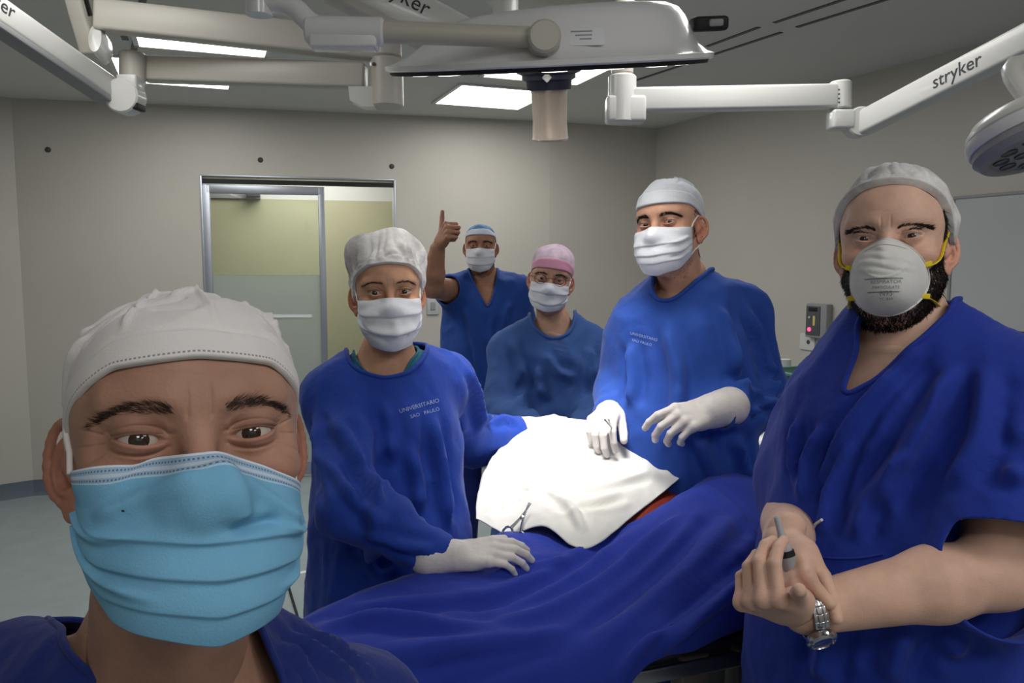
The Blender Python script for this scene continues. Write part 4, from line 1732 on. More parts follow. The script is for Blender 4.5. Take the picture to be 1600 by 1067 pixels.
al = bpy.data.lights.new('surgical_ring', 'AREA')
al.shape = 'DISK'
al.size = 0.56
al.energy = 1.6
al.spread = math.radians(60)
al.color = (1.0, 0.97, 0.92)
ao = bpy.data.objects.new('surgical_ring', al)
ao.location = Vector(LC + Rl @ np.array((0, 0.0, -0.03))) - t.location
ao.rotation_euler = (Vector(aim) - Vector(LC)).to_track_quat('-Z', 'Y').to_euler()
COL.objects.link(ao)
ao.parent = t

# small satellite lamp at the right edge
SC = PX(1628, 200, 1.62)
t = thing('surgical_lamp', 'smaller round white lamp head with grey face at the right edge', 'surgical lamp', SC)
Rs = frame((0.95, 0.2, 0.12), (0.30, 0.42, 1.0))
b = MB().lathe([(0, 0.05), (0.08, 0.048), (0.118, 0.036), (0.132, 0.020), (0.134, 0.012), (0.130, 0.009)], SC, Rs, 56)
b.obj('upper_shell', WPLA, t)
b = MB().lathe([(0.128, 0.009), (0.137, 0.007), (0.139, -0.006), (0.135, -0.016), (0.128, -0.017)], SC, Rs, 56)
b.obj('lower_shell', mat('lamp enamel', srgb(222, 222, 224)), t)
b = MB().lathe([(0.131, -0.014), (0.133, -0.030), (0.122, -0.044), (0.108, -0.046), (0.104, -0.040), (0, -0.040)], SC, Rs, 56)
b.obj('grey_ring', mat('lamp grey', srgb(150, 150, 154), rough=0.4), t)
for rr, nn_ in ((0.045, 6), (0.083, 11)):
    for k in range(nn_):
        a = 2 * math.pi * (k + .3) / nn_
        MB().lathe([(0.016, -0.0395), (0.0155, -0.043), (0.012, -0.0405), (0, -0.0405)], SC + Rs @ np.array((rr * math.cos(a), rr * math.sin(a), 0)), Rs, 12).obj('led_lens', mat('unlit lens', srgb(84, 84, 88), rough=0.25), t)
MB().tube(catmull([SC + Rs @ np.array((0, 0, .045)), SC + Rs @ np.array((0.03, 0.03, .16)), PX(1760, 110, 1.75), PX(1850, -60, 2.0)], 20), 0.02, 14).obj('support_tube', WPLA, t)

# ------------------------------------------------------------------ hands
def hand(wrist, xdir, back, thumb_side, curls, thumb=(0.55, 0.75, -0.25, 0.35), s=1.0, puff=0.0, cuff=None, h=0.0019, spread=1.0, arm_r=0.027,
         fl=(1, 1, 1, 1)):
    """palm, four separate fingers and a thumb; x runs to the fingertips, z is the back of the hand, the thumb is on thumb_side * y"""
    R = frame(xdir, back)
    q = thumb_side
    G = lambda x, y, z: np.asarray(wrist) + R @ (np.array((x, q * y, z)) * s)
    p = puff
    S = Sdf()
    S.cap(G(-0.03, 0, 0), G(0.012, 0, 0), (arm_r + p), (0.024 + p) * s, k=0.012, flat=(R[:, 2], 0.78))
    ys = (0.031, 0.010, -0.011, -0.030)
    xs = (0.092, 0.096, 0.091, 0.082)
    for i in range(4):
        S.cap(G(0.012, ys[i] * 0.55, 0.0), G(xs[i] - 0.004, ys[i], 0.0015), (0.015 + p) * s, (0.0108 + p) * s, k=0.012 * s)
    S.ell(G(0.034, 0.026, -0.010), np.array((0.028, 0.015, 0.014)) * s + p, R, k=0.012)
    S.ell(G(0.04, -0.024, -0.010), np.array((0.03, 0.012, 0.011)) * s + p, R, k=0.012)
    Ls = ((0.043, 0.026, 0.021), (0.047, 0.030, 0.022), (0.043, 0.028, 0.021), (0.034, 0.021, 0.018))
    tips = []
    for i in range(4):
        c = curls[i]
        if not isinstance(c, (tuple, list)):
            c = (c, c * 1.15, c * 0.75)
        pt = np.array((xs[i], ys[i], 0.0015))
        ang = 0.0
        sp = (0.10, 0.02, -0.06, -0.14)[i] * spread
        r0 = (0.0090, 0.0093, 0.0088, 0.0078)[i]
        for j in range(3):
            ang += math.radians(c[j])
            d = np.array((math.cos(ang) * math.cos(sp), math.sin(sp) * math.cos(ang), -math.sin(ang)))
            nx = pt + d * Ls[i][j] * fl[i]
            ra, rb = r0 - 0.0007 * j, r0 - 0.0007 * (j + 1)
            S.cap(G(*pt), G(*nx), (ra + p) * s, (rb + p) * s, k=(0.009 if j == 0 else 0.002) * s)
            pt = nx
        tips.append((G(*pt), R @ np.array((d[0], q * d[1], d[2]))))
    tx, ty, tz, bend = thumb
    pt = np.array((0.026, 0.026, -0.006))
    d = unit((tx, ty, tz))
    for j, (L, ra, rb) in enumerate(((0.044, 0.0135, 0.0108), (0.034, 0.0105, 0.0096), (0.027, 0.0098, 0.0082))):
        nx = pt + d * L
        S.cap(G(*pt), G(*nx), (ra + p) * s, (rb + p) * s, k=(0.012 if j == 0 else 0.002) * s)
        pt = nx
        d = unit(d + np.array((bend, -bend * 0.8, -bend * 0.15)) * 0.8)
    tips.append((G(*pt), R @ np.array((d[0], q * d[1], d[2]))))
    if cuff:
        S.cap(G(-cuff, 0, 0), G(0.0, 0, 0), (arm_r + 0.008), (arm_r + 0.003), k=0.01)
    P = [np.asarray(wrist)] + [t[0] for t in tips] + ([G(-cuff, 0, 0)] if cuff else []) + [G(-0.03, 0, 0), G(0.095, 0.03, 0), G(0.08, -0.03, 0), G(0.06, 0.05, 0)]
    P = np.array(P)
    V, Fc = surfnet(S, P.min(0) - 0.045, P.max(0) + 0.045, h)
    return V, Fc, R


# ------------------------------------------------------------------ trunk, limbs and clothes
def polysd(Q, poly):
    """signed distance (inside positive) of pixels to a polygon"""
    poly = np.asarray(poly, float)
    n = len(poly)
    best = np.full(len(Q), 1e9)
    ins = np.zeros(len(Q), dtype=bool)
    for i in range(n):
        a, b = poly[i], poly[(i + 1) % n]
        ab = b - a
        h = np.clip((Q - a) @ ab / (ab @ ab + 1e-9), 0, 1)
        best = np.minimum(best, np.linalg.norm(Q - a - h[:, None] * ab, axis=1))
        c = (a[1] > Q[:, 1]) != (b[1] > Q[:, 1])
        xx = (b[0] - a[0]) * (Q[:, 1] - a[1]) / (b[1] - a[1] + 1e-12) + a[0]
        ins ^= c & (Q[:, 0] < xx)
    return np.where(ins, best, -best)


class Fig:
    def __init__(self, label, N, face, sh, el, wr, hip_dz=0.52, w=0.155, dep=0.115, belly=0.13, arm=1.0, lean=(0, 0)):
        a = math.radians(face)
        self.lat = np.array((math.cos(a), math.sin(a), 0))
        self.fac = np.array((math.sin(a), -math.cos(a), 0))
        self.Rt = np.stack([self.lat, -self.fac, (0, 0, 1.0)], 1)
        self.N, self.sh, self.el, self.wr = np.asarray(N), sh, el, wr
        self.hip = self.N + np.array((lean[0], lean[1], -hip_dz))
        self.w, self.dep, self.belly, self.arm = w, dep, belly, arm
        self.t = thing('person', label, 'person', (self.hip[0], self.hip[1], 0.0))

    def at(self, x, y, z):
        """point x along the shoulders, y to the back, z above the neck base"""
        f = np.clip(-z / (self.N[2] - self.hip[2]), 0, 1.6)
        ax = self.N + (self.hip - self.N) * f
        return np.array((ax[0], ax[1], self.N[2] + z)) + self.lat * x - self.fac * y

    def trunk(self, infl=0.0, arms=(1, 1), upto=(1.0, 1.0), stump=True, shw=0.0, arm_infl=0.0, skirt=None, fore=(1, 1), belly_out=0.0):
        S = Sdf()
        i, w, d = infl, self.w, self.dep
        S.ell(self.at(0, 0.005, -0.20), (w + i, d + i, 0.21 + i), self.Rt)
        S.ell(self.at(0, 0.0 - belly_out * 0.5, -0.40), (w * 0.93 + i, self.belly + i + belly_out * 0.5, 0.20), self.Rt, k=0.08)
        S.ell(self.at(0, 0.01, -0.56), (w * 1.05 + i, self.belly + i, 0.15), self.Rt, k=0.08)
        for q in (0, 1):
            S.cap(self.at((-1, 1)[q] * 0.03, 0.018, 0.0), self.sh[q], 0.05 + i * 0.6 + shw, 0.052 * self.arm + i * 0.7 + shw, k=0.05)
        if stump:
            S.cap(self.at(0, 0.012, -0.06), self.at(0, 0.008, 0.05), 0.062, 0.055, k=0.035)
        if skirt is not None:
            S.cap(self.at(0, 0.0, -0.38), (self.hip[0], self.hip[1], skirt), w * 0.95 + i, w * 1.22 + i, k=0.07, flat=(self.fac, (d + 0.035) / w))
        for q in (0, 1):
            if not arms[q]:
                continue
            m, ai = self.arm, arm_infl
            e = self.sh[q] + (self.el[q] - self.sh[q]) * upto[q]
            S.cap(self.sh[q], e, 0.049 * m + ai, (0.049 + (0.041 - 0.049) * upto[q]) * m + ai, k=0.035)
            if fore[q] and upto[q] >= 1:
                mid = self.el[q] * 0.68 + self.wr[q] * 0.32
                S.cap(self.el[q], mid, 0.040 * m + ai, 0.0415 * m + ai, k=0.02)
                S.cap(mid, self.wr[q], 0.0415 * m + ai, 0.0275 * m + ai * 0.65, k=0.02)
        return S

    def bounds(self, S, pad=0.09, zmin=None):
        P = [self.at(-self.w, -self.belly, 0.1), self.at(self.w, self.belly, -0.7), self.at(-self.w, self.belly, 0), self.at(self.w, -self.belly, 0)]
        P += list(self.sh)
        for p in S.p:
            if p[0] == 'c':
                P += [p[1], p[2]]
        P = np.array(P)
        lo, hi = P.min(0) - pad, P.max(0) + pad
        if zmin is not None:
            lo[2] = max(lo[2], zmin)
        return lo, hi

    def skin_mesh(self, h=0.008, **kw):
        S = self.trunk(**kw)
        lo, hi = self.bounds(S, 0.13)
        self.bodyS = S
        return surfnet(S, lo, hi, h)

    def garment(self, name, S, m, neck_poly, ylim, h=0.008, hem=None, cuts=(), fold=(), noise=0.006, nsc=(9, 9, 4), band=True, band_r=0.004,
                neck_r=0.072, seed=0.0, bandmat=None, pad=0.14, thick=0.0025, fine=0.0015, stretch_z=True, neck_z=0.02, core=None, core_gap=0.016, amp=1.7, cut_push=0.0):
        lo, hi = self.bounds(S, pad, zmin=None)
        if hem is not None:
            lo[2] = hem - 0.03
        V, Fc = surfnet(S, lo, hi, h)
        polys = [np.asarray(neck_poly, float)] if neck_poly is not None else []
        N = self.at(0, 0.015, 0.0)

        def g(P):
            v = np.full(len(P), -1.0)
            for poly in polys:
                Q = project(P)
                sd = polysd(Q, poly) * ((P - CAM) @ FWD) / F
                v = np.maximum(v, np.minimum(sd, ylim - P[:, 1]))
            if neck_r:
                r = np.linalg.norm((P - N)[:, :2], axis=1)
                v = np.maximum(v, np.minimum(neck_r - r, P[:, 2] - (N[2] + neck_z)))
            if hem is not None:
                v = np.maximum(v, hem - P[:, 2])
            for c, d, rad in cuts:
                c = c + d * cut_push
                dd = (P - c) @ d
                rr = rad - np.linalg.norm(P - c - d * dd[:, None], axis=1)
                q_ = np.minimum(np.minimum(dd, rr), 0.2 - dd)
                if core is not None:
                    q_ = np.minimum(q_, core(P) - core_gap)
                v = np.maximum(v, q_)
            return v
        V, Fc = cut(V, Fc, g)
        # keep the largest piece
        lab = np.arange(len(V))
        E = np.concatenate([Fc[:, [0, 1]], Fc[:, [1, 2]], Fc[:, [2, 3]], Fc[:, [3, 0]]])
        while True:
            l2 = lab.copy()
            np.minimum.at(l2, E[:, 0], lab[E[:, 1]])
            np.minimum.at(l2, E[:, 1], l2[E[:, 0]])
            l2 = l2[l2]
            if (l2 == lab).all():
                break
            lab = l2
        u, c = np.unique(lab, return_counts=True)
        big = u[c.argmax()]
        V, Fc, _ = drop(V, Fc, lab != big)
        bnd = np.unique(boundary(Fc))
        w = np.ones(len(V))
        w[bnd] = 0
        V = smooth_mesh(V, Fc, 2, 0.5, w)
        N_ = vnormals(V, Fc)
        sc = np.array(nsc)
        wp = V + 0.035 * np.stack([perlin(V * 6 + 11), perlin(V * 6 + 23), perlin(V * 6 + 37)], 1)
        rd = ridged(wp * sc + seed)
        n = (np.sign(rd) * np.abs(rd) ** 1.3) * noise * 1.35 + ridged(wp * sc * 2.1 + seed + 5) * noise * 0.5 + ridged(V * (30, 30, 22) + seed) * fine
        n = n - n.mean()
        wb = np.ones(len(V))
        if len(bnd):
            wb = smooth_mesh(np.stack([w] * 3, 1).astype(float), Fc, 5, 0.6)[:, 0]
        V = V + N_ * (n * wb)[:, None]
        if fold:
            V = folds(V, Fc, [(a_, b_ * 0.9, c_ * amp) for a_, b_, c_ in fold])
        o = mesh_obj(name, V, Fc, m, self.t)
        if thick:
            md = o.modifiers.new('thickness', 'SOLIDIFY')
            md.thickness = thick
            md.offset = -1
        if band:
            L = loops(Fc)
            for lp in L:
                P = V[lp]
                if np.linalg.norm(P.mean(0) - self.N) < 0.22 and len(lp) > 10:
                    Q = P.copy()
                    for _ in range(4):
                        Q = (np.roll(Q, 1, 0) + 2 * Q + np.roll(Q, -1, 0)) / 4
                    Q = np.concatenate([Q, Q[:2]])
                    Vt, Ft = tube(Q, band_r, 8, caps=False)
                    mesh_obj('neck_binding', Vt, Ft, bandmat or m, o)
        self.gV, self.gF = V, Fc
        return o

    def legs(self, trousers, shoe, feet=None):
        hz = self.hip[2] - 0.04
        S = Sdf()
        for q in (-1, 1):
            f = (self.hip * (1, 1, 0)) + self.lat * (0.11 * q) + self.fac * (0.02 * q)
            hpt = np.array((self.hip[0], self.hip[1], hz)) + self.lat * 0.085 * q
            kn = (hpt + f) / 2 + self.fac * 0.02 + np.array((0, 0, 0.0))
            an = f + np.array((0, 0, 0.06))
            S.cap(hpt, kn, 0.098, 0.075, k=0.03)
            S.cap(kn, an, 0.075, 0.062, k=0.03)
        P = np.array([self.hip - 0.3, self.hip + 0.3])
        lo, hi = P.min(0), P.max(0)
        lo[2], hi[2] = -0.03, hz + 0.13
        V, Fc = surfnet(S, lo, hi, 0.016)
        V, Fc = cut(V, Fc, lambda P: 0.05 - P[:, 2])
        mesh_obj('trousers', V, Fc, trousers, self.t)
        for q in (-1, 1):
            f = (self.hip * (1, 1, 0)) + self.lat * (0.11 * q) + self.fac * (0.02 * q)
            Q = Sdf()
            Q.cap(f - self.fac * 0.04 + np.array((0, 0, 0.045)), f + self.fac * 0.15 + np.array((0, 0, 0.035)), 0.045, 0.035, k=0.02)
            Q.cap(f - self.fac * 0.02 + np.array((0, 0, 0.05)), f + np.array((0, 0, 0.10)), 0.043, 0.04, k=0.03)
            V, Fc = surfnet(Q, f - 0.28, f + 0.28, 0.012)
            V[:, 2] = np.maximum(V[:, 2], 0.001)
            mesh_obj('shoe', V, Fc, shoe, self.t)


def cloth(name, col, var=0.06, rough=0.78, bump=0.12, bscale=95, sheen=0.08):
    return mat(name, col, rough=rough, var=var, vscale=5, bump=bump, bscale=bscale, sheen=sheen, spec=0.25)


GOWN = cloth('royal blue gown cloth', srgb(32, 64, 156))
GOWN2 = cloth('mid blue gown cloth', srgb(40, 76, 160))
GOWN3 = cloth('hazed blue gown cloth', srgb(62, 96, 160))  # lighter and greyer than the other gowns, haze mixed into the colour
SCRUB = cloth('deep blue scrub cloth', srgb(30, 54, 152))
SCRUBN = cloth('navy scrub cloth', srgb(32, 48, 122))
SCRUBT = cloth('plain blue scrub cloth', srgb(34, 72, 150))
TEAL = cloth('teal undershirt', srgb(40, 104, 128))
DRAPE = cloth('blue drape cloth', srgb(38, 58, 160))
TROU = cloth('blue trouser cloth', srgb(30, 46, 120))
SHOE = mat('white clog', srgb(190, 190, 188), rough=0.5)
GLOVE = mat('white latex glove', srgb(214, 208, 204), rough=0.5, var=0.05, vscale=40, bump=0.12, bscale=120, sss=0.05)
CUFFM = mat('white knit cuff', srgb(218, 216, 212), rough=0.85, bump=0.3, bscale=300)
CAPW = mat('white cap fabric', srgb(226, 222, 220), rough=0.85, var=0.03, vscale=30, bump=0.12, bscale=500, sss=0.05)
BOUF = mat('white bouffant fabric', srgb(206, 204, 204), rough=0.85, var=0.36, vscale=22, bump=0.2, bscale=160, col2=srgb(236, 234, 234))
MASKW = mat('white mask fabric', srgb(222, 224, 232), rough=0.8, bump=0.06, bscale=300, sss=0.05)
GPRINT = mat('pale gown print', srgb(150, 165, 215), rough=0.8)


def print_on(f, txts, px, d0, size, xdir_px, parent, m, obj):
    """lettering laid on the cloth: each glyph corner is dropped onto the garment"""
    tree = bvh(f.gV, f.gF)
    for txt, (x, y), sz in txts:
        V, Fc = text_mesh(txt, 1.0, 0.0)
        o0 = PX(x, y, d0)
        ux = unit(PX(x + xdir_px[0], y + xdir_px[1], d0) - o0)
        uz = unit(np.cross(ux, (0, -1, 0)))
        uz = uz if uz[2] > 0 else -uz
        Q = []
        for v in V:
            p = o0 + ux * v[0] * sz + uz * v[1] * sz
            dr = unit(p - CAM)
            hit = tree.ray_cast(Vector(CAM), Vector(dr))
            Q.append(np.array(hit[0]) - dr * 0.0022 if hit[0] is not None else p)
        mesh_obj('gown_print', Q, Fc, m, obj, smooth=False)

# ------------------------------------------------------------------ the people
SK_SELF = skin_mat('skin tan', srgb(168, 129, 110))
SK_W = skin_mat('skin light tan', srgb(198, 152, 124))
SK_S = skin_mat('skin warm', srgb(206, 158, 132))
SK_P = skin_mat('skin rosy', srgb(200, 156, 134))
SK_T = skin_mat('skin brown', srgb(168, 122, 98))
SK_B = skin_mat('skin fair', srgb(216, 176, 156))

# --- the bearded man at right
B = Fig('tall bearded person in blue short-sleeved scrubs and cup respirator, hands folded at right', PX(1406, 535, 1.21), -50,
        [PX(1322, 632, 1.40), PX(1600, 655, 1.09)], [PX(1246, 806, 1.31), PX(1558, 893, 1.0)], [PX(1226, 852, 1.06), PX(1258, 953, 0.98)],
        w=0.17, dep=0.125, belly=0.135, arm=1.10)
hB = Head(PX(1386, 371, 1.14), -31, 6, -3, s=0.965, jaw=1.08, neck_to=B.at(0, 0.01, 0.0), neck_r=0.064, eye_open=0.66, lod=1.7)
sk = B.skin_mesh(0.007, fore=(1, 1), infl=-0.004)
hl = hand(PX(1240, 954, 0.972), PX(1150, 926, 0.90) - PX(1240, 954, 0.972), (-0.25, -0.62, -0.72), -1, [(82, 36, 24), (86, 40, 26), (90, 46, 28), (94, 50, 30)],
          thumb=(0.92, 0.42, 0.02, -0.06), s=0.93, arm_r=0.03, h=0.0018, spread=0.6)
hr = hand(PX(1230, 850, 1.045), PX(1234, 905, 0.985) - PX(1230, 850, 1.045), (-0.75, -0.45, 0.45), 1, [(72, 88, 56), (76, 90, 56), (80, 92, 56), (84, 92, 56)],
          thumb=(0.9, 0.18, -0.6, 0.3), s=0.90, arm_r=0.029, h=0.0018, spread=0.6)
hB.person_skin(B.t, SK_B, sk, others=[hl[:2], hr[:2]])
hB.eyes(B.t)
hB.brows(B.t, n=460, thick=0.0046, rad=0.00048, low=0.0062, arch=0.0012, tilt=0.005, length=0.0095, droop=0.35)
hB.lashes(B.t, n=26, rad=0.00025)
hB.fuzz('beard', B.t, 15000, (-0.185, -0.035), (-1.95, 1.95),
        lambda P, ph: (P[:, 2] < -0.056 + 0.030 * sstep(0.5, 1.0, np.abs(ph)) + 0.06 * (np.abs(ph) > 1.15)) & ((P[:, 2] > -0.135)) & (np.abs(ph) < 1.75), 0.011, 0.0006, HAIR, down=1.0, out=0.4)
hB.fuzz('hair', B.t, 2600, (-0.14, 0.03), (1.35, 4.93), lambda P, ph: ((P[:, 1] > 0.03) | ((P[:, 1] > -0.02) & (P[:, 2] > -0.02) & (P[:, 2] < .06))) & (np.abs(P[:, 0]) > 0.045), 0.026, 0.0008, HAIR, down=1.0, out=0.35)
hB.fuzz('sideburn', B.t, 1300, (-0.09, 0.03), (1.12, 1.65), lambda P, ph: P[:, 1] < 0.02, 0.014, 0.0006, HAIR, down=1.0, out=0.3)
for q in (0,):
    hB.fuzz('sideburn', B.t, 1000, (-0.09, 0.0), (-1.65, -1.2), lambda P, ph: P[:, 1] < 0.02, 0.014, 0.0006, HAIR, down=1.0, out=0.3)
hB.cap('bouffant_cap', B.t, BOUF, 0.044, -0.040, -0.06, base=0.010, puff=0.006, wr=0.003, wsc=28, pleats=9, pamp=0.004, lump=0.010, seed=2.0,
       nu=190, nv=60, band=0.012, peak=(0.0, 0.010, 0.004), temple=0.022)


def cup_mat():
    m = mat('white cup respirator', srgb(216, 216, 214), rough=0.85, var=0.03, vscale=30, bump=0.08, bscale=300)
    return m


YEL = mat('yellow strap', srgb(226, 200, 40), rough=0.55)
cm, Qm, cc = hB.cup_mask(B.t, cup_mat(), None, YEL)
# printed grey lines on the lower half of the cup
tree = bvh(Qm.reshape(-1, 3), grid_faces(Qm.shape[1], Qm.shape[0], True))
GPR = mat('grey mask print', srgb(128, 132, 140), rough=0.8)


def cup_print(V2, Fc, nm):
    out = []
    for x, z in V2:
        h_ = tree.ray_cast(Vector((x, -0.3, z)), Vector((0, 1, 0)))
        out.append(np.array(h_[0]) + (0, -0.0022, 0) if h_[0] is not None else np.array((x, -0.13, z)))
    mesh_obj(nm, hB.wor(np.array(out)), Fc, GPR, cm, smooth=False)


for txt, z, sz in (('RESPIRATOR', -0.070, 0.0070), ('PARTICULATE', -0.0775, 0.0055), ('N95', -0.0860, 0.0095), ('TC-84A', -0.0935, 0.0055)):
    V2, Fc2 = text_mesh(txt, sz, 0.0)
    cup_print(V2[:, :2] + (0.004, z), Fc2, 'mask_print')
for z, hw_ in ((-0.0645, 0.030), (-0.0830, 0.026)):
    xs_ = np.linspace(-hw_, hw_, 16) + 0.003
    V2 = np.concatenate([np.stack([xs_, np.full(16, z)], 1), np.stack([xs_, np.full(16, z - 0.0016)], 1)])
    cup_print(V2, [(i, i + 1, i + 17, i + 16) for i in range(15)], 'mask_print')
NC = MB()
C = [np.array(tree.ray_cast(Vector((x, -0.3, -0.0155 - 9 * x * x)), Vector((0, 1, 0)))[0]) + (0, -0.0008, 0) for x in np.linspace(-0.026, 0.026, 15)]
NC.tube(hB.wor(np.array(C)), 0.0026, 8, True, 0.35)
NC.obj('nose_clip', mat('brushed metal', srgb(196, 198, 202), rough=0.3, metal=0.8), cm)
# ear covered by the cap's elastic tuft
# scrub top
SB = B.trunk(infl=0.024, arms=(1, 1), upto=(0.70, 0.96), stump=False, shw=0.012, arm_infl=0.052, skirt=0.72, belly_out=0.03)
CB = B.trunk(infl=0.024, arms=(0, 0), stump=False, shw=0.012, skirt=0.72, belly_out=0.03)
for S_ in (SB, CB):
    S_.cap(B.at(-0.075, -0.085, -0.22), B.at(-0.085, -0.10, -0.52), 0.05, 0.06, k=0.05)
    S_.cap(B.at(0.05, -0.085, -0.22), B.at(0.06, -0.085, -0.52), 0.05, 0.06, k=0.05)
dl = unit(B.el[0] - B.sh[0])
dr_ = unit(B.el[1] - B.sh[1])
cutsB = [(B.sh[0] + (B.el[0] - B.sh[0]) * 0.50, unit(dl), 0.14), (B.sh[1] + (B.el[1] - B.sh[1]) * 0.84, unit(dr_ + B.lat * 0.15), 0.115)]
gB = B.garment('scrub_top', SB, SCRUB, [(1338, 548), (1322, 590), (1308, 628), (1360, 592), (1420, 548), (1484, 488), (1500, 440), (1340, 440)], 1.2,
               h=0.007, hem=0.74, cuts=cutsB, core=CB, core_gap=0.055, noise=0.0045, nsc=(6, 6, 2.5), seed=4.0, pad=0.17,
               fold=[([(1455, 520), (1380, 600), (1310, 690), (1270, 760)], 0.010, 0.009), ([(1500, 560), (1450, 650), (1400, 740), (1370, 800)], 0.014, 0.014),
                     ([(1290, 660), (1262, 720), (1250, 790)], 0.010, 0.010), ([(1340, 680), (1300, 760), (1285, 840)], 0.010, 0.008),
                     ([(1420, 700), (1360, 770), (1330, 850)], 0.012, 0.010), ([(1540, 560), (1530, 680), (1480, 770)], 0.014, 0.008),
                     ([(1380, 640), (1330, 720), (1300, 800)], 0.008, -0.006), ([(1250, 650), (1240, 700), (1244, 780)], 0.008, 0.008),
                     ([(1590, 640), (1585, 740), (1560, 830)], 0.012, 0.008), ([(1310, 950), (1290, 1010), (1280, 1067)], 0.015, 0.012),
                     ([(1420, 980), (1400, 1020), (1390, 1067)], 0.015, 0.010), ([(1500, 960), (1490, 1010), (1470, 1067)], 0.015, 0.010)])
SL_ = B.trunk(infl=0.014, arms=(0, 0), stump=False, shw=0.004, skirt=0.74, belly_out=0.02)
lo_, hi_ = B.bounds(SL_, 0.15)
V_, F_ = surfnet(SL_, lo_, hi_, 0.012)
V_, F_ = cut(V_, F_, lambda P: np.maximum(P[:, 2] - (B.N[2] - 0.20), 0.80 - P[:, 2]))
mesh_obj('scrub_lining', V_, F_, SCRUB, B.t)
B.legs(TROU, SHOE)

# --- the nurse in front at left
W = Fig('person in blue surgical gown, bouffant cap and white mask, one hand on the blue drape', PX(607, 583, 1.71), 22,
        [PX(530, 622, 1.67), PX(690, 600, 1.84)], [PX(545, 792, 1.47), PX(738, 690, 2.0)], [PX(697, 873, 1.45), PX(818, 672, 2.06)],
        w=0.145, dep=0.10, belly=0.115, arm=0.95)
hW = Head(PX(609, 457, 1.65), 12, 2, -2, s=0.95, jaw=0.85, width=0.97, neck_to=W.at(0, 0.005, 0.0), neck_r=0.052, eye_open=1.0, female=True, lod=2.0)
sk = W.skin_mesh(0.009, infl=-0.012)
hW.person_skin(W.t, SK_W, sk)
hW.eyes(W.t)
hW.brows(W.t, n=170, thick=0.0019, rad=0.0003, arch=0.0045, low=-0.001)
hW.lashes(W.t, n=34, rad=0.00036)
hW.fuzz('hair', W.t, 1500, (-0.12, 0.05), (1.2, 5.08), lambda P, ph: (P[:, 1] > 0.005) & ((P[:, 2] > -0.03) | (P[:, 1] > 0.05)), 0.03, 0.0008, HAIR, down=1.0, out=0.2, jitter=0.15)
hW.cap('bouffant_cap', W.t, BOUF, 0.020, -0.052, -0.078, base=0.007, puff=0.026, wr=0.004, wsc=26, pleats=11, pamp=0.008, lump=0.024, nu=190, nv=60, band=0.012,
       peak=(0, 0.012, 0.000), temple=-0.006, seed=1.0)
hW.mask(W.t, MASKW, nu=60, nv=70, pmax=70, pleats=((0.34, 0.0, 0.004), (0.52, 0.16, 0.006), (0.74, -0.05, 0.003)), lr=0.002,
        creases=((-0.75, 0.5, 0.0, 0.88, 0.006, -0.005), (0.8, 0.5, 0.12, 0.9, 0.007, -0.006), (0.05, 0.45, 0.05, 0.8, 0.006, 0.006)))
SW = W.trunk(infl=0.020, stump=False, shw=0.010, arm_infl=0.022, skirt=0.45)
wr_cut = [(W.wr[0], unit(W.wr[0] - W.el[0]), 0.075), (W.wr[1], unit(W.wr[1] - W.el[1]), 0.075)]
CW = W.trunk(infl=0.020, arms=(0, 0), stump=False, shw=0.010, skirt=0.45)
gW = W.garment('surgical_gown', SW, GOWN, [(545, 566), (560, 580), (600, 592), (640, 582), (663, 560), (668, 540), (664, 500), (560, 500), (541, 545)], 1.80,
               h=0.009, hem=0.5, core=CW, amp=2.0, cuts=wr_cut, cut_push=-0.006, noise=0.0055, nsc=(8, 8, 3), seed=9.0,
               fold=[([(700, 560), (725, 680), (740, 820)], 0.014, 0.012), ([(672, 640), (690, 740), (700, 830)], 0.014, 0.011), ([(640, 690), (655, 780), (650, 850)], 0.015, 0.010),
                     ([(520, 650), (560, 720), (600, 800)], 0.014, 0.010), ([(500, 700), (540, 760), (600, 830)], 0.012, 0.009), ([(560, 830), (620, 850), (680, 860)], 0.010, 0.008),
                     ([(600, 620), (610, 700), (600, 780)], 0.015, 0.008), ([(540, 850), (600, 880), (660, 885)], 0.010, -0.007), ([(745, 650), (780, 655), (812, 660)], 0.010, 0.008),
                     ([(725, 570), (745, 620), (752, 680)], 0.012, 0.010), ([(490, 640), (500, 720), (530, 790)], 0.012, 0.008), ([(580, 740), (590, 820), (570, 900)], 0.014, 0.010)],
               band_r=0.0045)
print_on(W, [('UNIVERSITARIO', (655, 634), 0.0115), ('SAO   PAULO', (664, 645), 0.0100)], None, 1.55, 0, (50, -14), None, GPRINT, gW)
# teal undershirt showing at the neck
SU = W.trunk(infl=0.004, arms=(0, 0), stump=False, shw=0.008)
W.garment('undershirt', SU, TEAL, [(553, 556), (566, 578), (602, 600), (632, 588), (642, 560), (646, 530), (650, 480), (554, 480), (552, 540)], 1.80, h=0.010, hem=1.27,
          noise=0.001, fine=0.0003, band_r=0.003, neck_r=0.070)
gl = hand(PX(708, 868, 1.445), PX(800, 860, 1.45) - PX(708, 868, 1.445), (0.05, -0.45, 0.90), 1, [(12, 24, 18), (14, 26, 20), (16, 28, 20), (18, 30, 22)],
          thumb=(0.8, 0.5, -0.25, 0.15), s=0.83, puff=0.0008, cuff=0.055, arm_r=0.027, spread=0.3)
mesh_obj('glove', gl[0], gl[1], GLOVE, W.t)
gl = hand(PX(826, 668, 2.065), PX(890, 660, 2.08) - PX(826, 668, 2.065), (-0.05, -0.35, 0.95), -1, [(14, 22, 18), (16, 24, 18), (18, 26, 18), (20, 28, 20)],
          thumb=(0.8, 0.5, -0.25, 0.15), s=0.92, puff=0.001, cuff=0.05, arm_r=0.026, h=0.0024)
mesh_obj('glove', gl[0], gl[1], GLOVE, W.t)
W.legs(TROU, SHOE)

